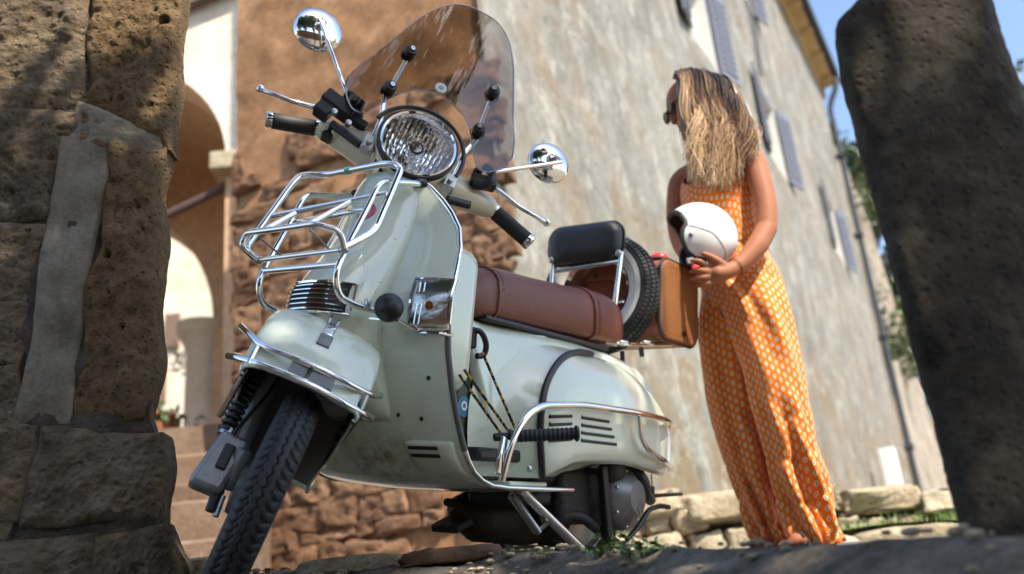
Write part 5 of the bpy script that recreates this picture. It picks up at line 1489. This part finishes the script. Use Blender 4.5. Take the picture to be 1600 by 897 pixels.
for pts, rad in fing: chain(b, pts, rad, 10, 5)
chain(b, [(0.670, 2.915, 1.126), (0.648, 2.905, 1.144), (0.626, 2.898, 1.158), (0.608, 2.897, 1.168)], [.016, .0135, .0108, .0085], 10, 5)
# right arm reaching down behind the helmet into the bag
chain(b, [(.690, 3.215, 1.600), (.645, 3.245, 1.585), (.618, 3.26, 1.48), (.610, 3.25, 1.38), (.612, 3.20, 1.31)], [.050, .047, .041, .037, .034])
chain(b, [(.612, 3.20, 1.31), (.620, 3.14, 1.27), (.628, 3.10, 1.25)], [.034, .030, .023])
for k in range(4): chain(b, [(.616 + .014 * k, 3.10, 1.24), (.606 + .016 * k, 3.098, 1.205), (.606 + .016 * k, 3.09, 1.175)], [.013, .0095, .007], 8, 4)
chain(b, [(.64, 3.10, 1.25), (.665, 3.095, 1.235), (.675, 3.09, 1.215)], [.012, .010, .008], 8, 4)
# legs and feet
chain(b, [(.79, 3.08, 1.02), (.80, 3.06, .70), (.815, 3.07, .34)], [.085, .058, .036]); chain(b, [(.69, 3.22, 1.02), (.685, 3.25, .70), (.735, 3.24, .34)], [.085, .058, .036])
for (hx, hy), (tx, ty) in (((.835, 3.08), (.745, 2.985)), ((.745, 3.25), (.665, 3.15))):
    zb = .262
    chain(b, [(hx, hy, zb + .04), ((hx + tx) / 2, (hy + ty) / 2, zb + .035), (tx, ty, zb + .018)], [.034, .030, .020], 12)
    d = Vector((tx - hx, ty - hy, 0)).normalized(); s_ = Vector((-d.y, d.x, 0))
    for k in range(5):
        o_ = s_ * (k - 2) * .0165; L_ = .030 - .005 * abs(k - 1)
        chain(b, [Vector((tx, ty, zb + .016)) + o_, Vector((tx, ty, zb + .012)) + o_ + d * L_], [.011, .009], 8, 2)
body = b.build('body', SKIN, woman, remesh=.0042, smoothit=5, smooth=180)

# ---- jumpsuit -----------------------------------------------------------------------------
def fabric():
    m, nt, bs = base_mat('orange_print_fabric'); L = nt.links
    uv = node(nt, 'ShaderNodeUVMap'); uv.uv_map = "UVMap"
    def M_(op, a, b_=None, c=None):
        n = node(nt, 'ShaderNodeMath', operation=op)
        for i, v in enumerate((a, b_, c)):
            if v is None: continue
            if isinstance(v, (int, float)): n.inputs[i].default_value = v
            else: L.new(v, n.inputs[i])
        return n.outputs[0]
    sx = node(nt, 'ShaderNodeSeparateXYZ'); L.new(uv.outputs[0], sx.inputs[0])
    px_, py_ = .0350, .0290
    def dist(ox, oy, ax, ay):
        u = M_('DIVIDE', M_('MULTIPLY', M_('SUBTRACT', M_('FRACT', M_('ADD', M_('DIVIDE', sx.outputs[0], px_), ox)), .5), px_), ax)
        v = M_('DIVIDE', M_('MULTIPLY', M_('SUBTRACT', M_('FRACT', M_('ADD', M_('DIVIDE', sx.outputs[1], py_), oy)), .5), py_), ay)
        return M_('SQRT', M_('ADD', M_('MULTIPLY', u, u), M_('MULTIPLY', v, v)))
    def both(ax, ay): return M_('MINIMUM', dist(0, 0, ax, ay), dist(.5, .5, ax, ay))
    oval = M_('LESS_THAN', both(.0044, .0080), 1); core = M_('LESS_THAN', both(.0026, .0057), 1)
    line = M_('LESS_THAN', both(.0040, .0012), 1)
    core = M_('MULTIPLY', core, M_('SUBTRACT', 1, line))
    nz = node(nt, 'ShaderNodeTexNoise'); nz.inputs['Scale'].default_value = 5; L.new(uv.outputs[0], nz.inputs['Vector'])
    base = node(nt, 'ShaderNodeMix', data_type='RGBA'); base.inputs[6].default_value = (.58, .128, .006, 1); base.inputs[7].default_value = (.70, .182, .010, 1); L.new(nz.outputs[0], base.inputs[0])
    m1 = node(nt, 'ShaderNodeMix', data_type='RGBA'); L.new(oval, m1.inputs[0]); L.new(base.outputs[2], m1.inputs[6]); m1.inputs[7].default_value = (.74, .64, .48, 1)
    m2 = node(nt, 'ShaderNodeMix', data_type='RGBA'); L.new(core, m2.inputs[0]); L.new(m1.outputs[2], m2.inputs[6]); m2.inputs[7].default_value = (.10, .075, .07, 1)
    L.new(m2.outputs[2], bs.inputs['Base Color']); bs.inputs['Roughness'].default_value = .75; bs.inputs['Specular IOR Level'].default_value = .2
    bs.inputs['Sheen Weight'].default_value = .15
    w = node(nt, 'ShaderNodeTexNoise'); w.inputs['Scale'].default_value = 900; L.new(uv.outputs[0], w.inputs['Vector'])
    w2 = node(nt, 'ShaderNodeTexNoise'); w2.inputs['Scale'].default_value = 16; w2.inputs['Detail'].default_value = 3; L.new(uv.outputs[0], w2.inputs['Vector'])
    bp = node(nt, 'ShaderNodeBump'); bp.inputs['Strength'].default_value = .15; bp.inputs['Distance'].default_value = .002; L.new(w.outputs[0], bp.inputs['Height'])
    bq = node(nt, 'ShaderNodeBump'); bq.inputs['Strength'].default_value = .35; bq.inputs['Distance'].default_value = .02; L.new(w2.outputs[0], bq.inputs['Height']); L.new(bp.outputs[0], bq.inputs['Normal'])
    L.new(bq.outputs[0], bs.inputs['Normal'])
    return m
FAB = fabric()
TZ = [1.06, 1.10, 1.16, 1.21, 1.245, 1.27, 1.32, 1.38, 1.45, 1.52, 1.58, 1.63]
TA = [.128, .135, .136, .122, .112, .112, .117, .124, .134, .138, .130, .100]
TC = [.118, .120, .114, .104, .096, .097, .103, .112, .118, .110, .085, .060]
TX = [.776, .772, .766, .760, .755, .754, .751, .749, .749, .750, .753, .755]
def suit_top(u, v):
    t = 2 * pi * u
    # neckline: V at the front, high on the shoulders
    fr = sin(t); sh = abs(cos(t))
    top = 1.615 - .115 * max(0, fr) ** 2.2 * (1 if fr > 0 else 0) - .02 * max(0, -fr) - .085 * max(0, sh - .86) / .14
    z = 1.06 + (top - 1.06) * v
    a, c, x = (smooth_interp(z, TZ, A) for A in (TA, TC, TX))
    w = .006 * noise.noise(Vector((cos(t) * 3, sin(t) * 3, z * 9))) + (.004 * sin(9 * t + z * 20) * max(0, 1 - abs(z - 1.25) / .12))
    bust = .018 * max(0, sin(t)) ** 2 * math.exp(-((z - 1.45) / .05) ** 2) * (1 + .5 * cos(2 * (t - pi / 2)) * -1)
    return wl((x, 3.145, z)) + ES * (a + w) * cos(t) + EF * (c + w + bust) * sin(t)
s = MB().grid(suit_top, 96, 60, lambda u, v: (u * .80 + .003, v * .53 + .9))
def leg(edges, depth, yc, seed, uoff):
    zs_ = [e[0] for e in edges][::-1]; xl = [e[1] for e in edges][::-1]; xr = [e[2] for e in edges][::-1]; yy = yc[::-1]
    z0, z1 = zs_[0], zs_[-1]
    sd = Vector((seed * 3.1, seed * 1.7, 0))
    def f(u, v):
        z = z0 + (z1 - z0) * v; t = 2 * pi * u
        l, r, y = (smooth_interp(z, zs_, A) for A in (xl, xr, yy))
        cx, hx = (l + r) / 2, (r - l) / 2
        low = max(0, (.75 - z) / .5)
        d = Vector((cos(t), sin(t), 0))
        n1 = noise.noise(Vector((cos(t) * 1.6, sin(t) * 1.6, z * 1.5)) + sd) * .016
        n2 = noise.noise(Vector((cos(t) * 2.2 + z * 2.5, sin(t) * 2.2, z * 8 + cos(t) * 2.0)) + sd) * (.010 + .026 * low)
        n3 = .0075 * sin(7 * t + 3 * z + seed + 2 * noise.noise(Vector((z * 3, seed, 0)))) * (.5 + low)
        crease = -.016 * low * max(0, 1 - abs(((z + .05 * cos(t + seed)) % .125) - .0625) / .018)
        w = n1 + n2 + n3 + crease
        dp = smooth_interp(z, zs_, depth[::-1])
        hem = .006 * sin(3 * t + seed) if v < .02 else 0
        return wl((cx, y, z + hem)) + Vector((cos(t) * (hx + w * .6), sin(t) * (dp + w * 1.3), 0))
    return s.grid(f, 110, 110, lambda u, v: (u * .62 + uoff, v * (z1 - z0) + z0))
leg([(1.14, .655, .884), (1.05, .680, .886), (.93, .694, .884), (.74, .708, .882), (.57, .729, .879), (.43, .733, .884), (.35, .738, .888), (.268, .745, .896)], [.105, .108, .104, .100, .096, .094, .092, .090], [3.12, 3.08, 3.055, 3.045, 3.045, 3.05, 3.05, 3.05], 2, 0)
leg([(1.15, .640, .86), (1.06, .612, .86), (.95, .604, .84), (.76, .612, .815), (.585, .634, .80), (.45, .658, .79), (.37, .676, .785), (.278, .700, .785)], [.10, .100, .092, .082, .080, .080, .080, .080], [3.17, 3.19, 3.215, 3.24, 3.25, 3.245, 3.245, 3.245], 5, .017)
js = s.build('jumpsuit', FAB, woman, smooth=180, solid=.003, recalc=False)
# waist seam and tie
P_ = [wl((.755, 3.145, 1.262)) + ES * .1145 * cos(t) + EF * .0985 * sin(t) for t in [2 * pi * k / 60 for k in range(60)]]
MB().tube(P_, .0022, 6, closed=True).build('waist_seam', simple('dark_orange_thread', (.22, .05, .01), .8), woman)
# ---- hair ------------------------------------------------------------------------------------
def hair_mat():
    m, nt, b_ = base_mat('hair'); L = nt.links
    at = node(nt, 'ShaderNodeAttribute'); at.attribute_name = 'tone'
    r = node(nt, 'ShaderNodeValToRGB'); e = r.color_ramp.elements
    e[0].position, e[0].color = .0, (.014, .008, .005, 1); e[1].position, e[1].color = 1.0, (.55, .375, .21, 1)
    for p, c in ((.30, (.045, .025, .014, 1)), (.55, (.17, .095, .048, 1)), (.78, (.35, .225, .125, 1))):
        x = e.new(p); x.color = c
    L.new(at.outputs['Fac'], r.inputs[0]); L.new(r.outputs[0], b_.inputs['Base Color'])
    b_.inputs['Roughness'].default_value = .36; b_.inputs['Specular IOR Level'].default_value = .45
    return m
HAIR = hair_mat()
hr = random.Random(17)
s = MB()
# inner mass so that no gaps show through
core = [((.722, 3.10, 1.945), .045, .045), ((.735, 3.095, 1.91), .070, .060), ((.745, 3.085, 1.83), .084, .072), ((.752, 3.075, 1.75), .088, .066), ((.765, 3.06, 1.66), .088, .046), ((.765, 3.045, 1.60), .083, .030), ((.755, 3.035, 1.55), .05, .02)]
s.rings([[wl(c) + Vector((a * cos(t), d_ * sin(t), 0)) for t in [2 * pi * k / 24 for k in range(24)]] for c, a, d_ in core])
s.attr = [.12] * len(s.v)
for i in range(2500):
    q = hr.random()                           # 0 front .. 1 back
    dep = hr.random() ** 1.3                  # 0 outer (towards the camera) .. 1 inner
    far_side = i % 6 == 5
    hgt = 1.968 + .010 * sin(pi * q) - .035 * q * q
    root = Vector((.668 + .115 * q + hr.gauss(0, .005), 3.125 + hr.gauss(0, .012), hgt + hr.gauss(0, .003) - .012 * dep))
    if not far_side:
        m0 = Vector((.658 + .145 * q, 3.075 - .01 * sin(pi * q), hgt - .016 - .012 * q))
        m1 = Vector((.656 + .168 * q, 3.040 - .012 * sin(pi * q) + .035 * dep, 1.912 - .022 * q))
        m2 = Vector((.656 + .186 * q, 3.012 + .055 * dep, 1.815))
        m3 = Vector((.654 + .208 * q, 2.990 + .060 * dep, 1.705))
        m4 = Vector((.652 + .215 * q, 2.978 + .050 * dep, 1.600))
        ez = interp(q, [0, .25, .5, .75, 1], [1.480, 1.415, 1.430, 1.485, 1.525]) + abs(hr.gauss(0, .085))
        end = Vector((.664 + .178 * q + hr.gauss(0, .014), 2.972 + .045 * dep, ez))
        pts = [root, m0, m1, m2, m3, m4, end]
    else:
        pts = [root, Vector((.70 + .12 * q, 3.165, hgt - .02)), Vector((.700 + .14 * q, 3.19, 1.90)), Vector((.74 + .11 * q, 3.205, 1.82)), Vector((.77 + .10 * q, 3.20, 1.71)), Vector((.78 + .10 * q, 3.19, 1.63)),
               Vector((.79 + .09 * q + hr.gauss(0, .012), 3.17, 1.55 + hr.uniform(-.03, .05)))]
    path = catmull(pts, 5)
    n = len(path)
    cl_ = int(q * 14) + (40 if dep > .5 else 0)           # strands gather into wavy locks
    lr = random.Random(cl_ * 7 + 3)
    ph, fr_, am = lr.uniform(0, 6.3) + hr.gauss(0, .38), lr.uniform(1.7, 2.9) + hr.gauss(0, .18), lr.uniform(.010, .024)
    jit = Vector((hr.gauss(0, .007), hr.gauss(0, .005), 0)) * (4 if i % 17 == 0 else 1); tilt = lr.uniform(-.03, .03)
    P_ = []
    for k, p in enumerate(path):
        t = k / (n - 1); a = am * min(1, max(0, t - .2) * 1.8)
        P_.append(wl(p + jit * t + Vector((a * sin(ph + fr_ * 2 * pi * t) + tilt * t * t * (1 - q * .6), -abs(a) * .5 + a * .5 * cos(ph + fr_ * 2 * pi * t), 0))))
    r0 = hr.uniform(.0011, .0025)
    rad = [r0 * (1 - .80 * max(0, (k / (n - 1) - .55) / .45)) for k in range(n)]
    s.tube(P_, rad, 5)
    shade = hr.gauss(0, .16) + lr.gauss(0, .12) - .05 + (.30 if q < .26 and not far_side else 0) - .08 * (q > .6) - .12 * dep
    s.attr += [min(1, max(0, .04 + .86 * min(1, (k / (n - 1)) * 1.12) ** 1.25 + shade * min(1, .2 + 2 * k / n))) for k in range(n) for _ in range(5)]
    s.attr += [0.5] * (len(s.v) - len(s.attr))
s.build('hair', HAIR, woman, smooth=60, recalc=False)
# ---- sunglasses, ring, bracelet, sandals ---------------------------------------------------------
gl = empty('sunglasses', parent=woman)
for sg in (1, -1):
    MB().ball(hc + HM @ Vector((.102, .034 * sg, .004)), (.007, .027, .022), 18, 12, HM).build('lens', simple('dark_lens', (.008, .008, .009), .06) if sg == 1 else bpy.data.materials['dark_lens'], gl)
    MB().tube([hc + HM @ Vector((.100, .062 * sg, .012)), hc + HM @ Vector((.04, .080 * sg, .012)), hc + HM @ Vector((-.01, .082 * sg, .0))], .003, 6).build('temple', BLACK, gl)
MB().tube([hc + HM @ Vector((.108, .012, .010)), hc + HM @ Vector((.108, -.012, .010))], .003, 6).build('bridge', BLACK, gl)
def ringat(c, ax, r, t, name, mat):
    ax = Vector(ax).normalized(); X = ax.orthogonal().normalized(); Y = ax.cross(X)
    return MB().tube([wl(c) + (X * cos(a) + Y * sin(a)) * r for a in [2 * pi * k / 24 for k in range(24)]], t, 6, closed=True).build(name, mat, woman)
ringat((.612, 2.910, 1.138), (-.9, -.3, .4), .0112, .0018, 'finger_ring', STEEL)
ringat((.708, 2.931, 1.128), (-.85, -.3, -.5), .0285, .0012, 'bracelet', DARKBAG)
for (hx, hy), (tx, ty) in (((.835, 3.08), (.745, 2.985)), ((.745, 3.25), (.665, 3.15))):
    d = Vector((tx - hx, ty - hy, 0)).normalized(); s_ = Vector((-d.y, d.x, 0))
    sd = empty('sandal', parent=woman)
    ol = []
    for k in range(24):
        a = 2 * pi * k / 24; L_ = .115 if cos(a) > 0 else .10
        ol.append(wl(Vector(((hx + tx) / 2, (hy + ty) / 2, .246)) + d * L_ * cos(a) + s_ * .042 * sin(a)))
    MB().prism(ol, (0, 0, .014)).build('sole', simple('sandal_sole', (.16, .10, .07), .7) if 'sandal_sole' not in bpy.data.materials else bpy.data.materials['sandal_sole'], sd)
    for o_, w in ((.045, .036), (.015, .036)):
        c = Vector(((hx + tx) / 2, (hy + ty) / 2, .258)) + d * o_
        MB().tube([wl(c + s_ * w * cos(a) + EZ * .048 * sin(a)) for a in [pi * k / 12 for k in range(13)]], .0055, 6).build('strap', simple('grey_strap', (.45, .40, .35), .5) if 'grey_strap' not in bpy.data.materials else bpy.data.materials['grey_strap'], sd)

# ================================================================== HELMET
HX0 = Vector((.622, 2.995, 1.262))
hel = empty('helmet', 'white open face helmet with a dark rim held over the leather bag', 'helmet', loc=HX0)
F_ = Vector((-.93, .10, .36)).normalized(); L_ = Vector((0, 0, 1)).cross(F_).normalized(); U_ = F_.cross(L_)
HH_ = Matrix((F_, L_, U_)).transposed()
def lim(phi):                              # lowest elevation of the shell at azimuth phi (0 = front)
    a = abs((phi + pi) % (2 * pi) - pi)
    d = math.degrees(a)
    return radians(interp(d, [0, 40, 52, 62, 72, 84, 100, 125, 150, 180], [26, 25, 19, 4, -20, -44, -52, -48, -44, -42]))
def shell(u, v, off=0):
    phi = 2 * pi * u; e0 = lim(phi); el = pi / 2 + (e0 - pi / 2) * v
    r = Vector((.126 + off, .108 + off, .121 + off))
    p = Vector((cos(el) * cos(phi) * r.x, cos(el) * sin(phi) * r.y, sin(el) * r.z))
    if p.z < 0: p.x *= 1 + .05 * (p.z / .1)
    a = abs((phi + pi) % (2 * pi) - pi)
    if a < 2.0: p.x += .030 * max(0, min(1, (-.005 - p.z) / .05)) * (1 - (a / 2.0) ** 2); p.x -= .016 * math.exp(-((p.z - .012) / .022) ** 2) * max(0, 1 - abs(a - 1.15) / .45)
    return HH_ @ p
s = MB().grid(lambda u, v: shell(u, v), 96, 40)
hs = s.build('shell', WHITE, hel, smooth=180)
s = MB().grid(lambda u, v: shell(u, v, -.010), 96, 30); s.build('lining', simple('brown_lining', (.09, .05, .032), .8, var=.2), hel, smooth=180)
MB().tube([shell(i / 96, 1, -.003) for i in range(96)], .0085, 8, closed=True).build('rim', RUBBER, hel)
# seam line and stud with a small number mark on the camera side
sgn = 1 if (HH_ @ Vector((0, 1, 0))).y < 0 else -1
def hsp(az, el, off=.0005):
    phi = radians(az) * sgn; el = radians(el)
    p = Vector((cos(el) * cos(phi) * (.126 + off), cos(el) * sin(phi) * (.108 + off), sin(el) * (.121 + off)))
    if p.z < 0: p.x *= 1 + .05 * (p.z / .1)
    return HH_ @ p
MB().tube([hsp(a, interp(a, [72, 110, 150, 165], [-2, -6, -26, -38]), .0004) for a in range(72, 166, 3)], .0009, 5).build('seam', MESHSEAL, hs)
dirv = (hsp(80, -17) ).normalized(); c = hsp(80, -17)
MB().lathe([(0, .003), (.0065, .003), (.008, .001)], c, dirv, 20).build('stud', STEEL, hs)
# the printed figure 6
xr = Vector((1, 0, 0)); xr = (xr - dirv * xr.dot(dirv)).normalized(); yu = dirv.cross(xr); yu = yu if yu.z > 0 else -yu
six = [(.0022, .0052), (-.0005, .0048), (-.0026, .0018), (-.0028, -.0012), (-.0012, -.0035), (.0014, -.0032), (.0024, -.001), (.0012, .0008), (-.0010, .0006), (-.0024, -.0010)]
MB().tube([c + dirv * .0035 + xr * x + yu * y for x, y in six], .0007, 5).build('number_mark', BLACK, hs)
# chin strap with grey buckle
MB().tube(catmull([hsp(86, -50, -.006), hsp(86, -50, -.006) + Vector((.0, -.005, -.03)), hsp(110, -52, -.012) + Vector((-.02, .02, -.045))], 6), .005, 6).build('chin_strap', BLACK, hel)
MB().box(hsp(86, -50, -.006) + Vector((-.01, -.006, -.022)), (.022, .012, .022)).build('buckle', simple('grey_buckle', (.20, .22, .24), .4), hel, bevel=.003)
MB().box(hsp(86, -50, -.006) + Vector((.004, -.004, -.045)), (.026, .010, .018), Matrix.Rotation(.4, 3, 'Y')).build('red_tab', RED, hel, bevel=.003)
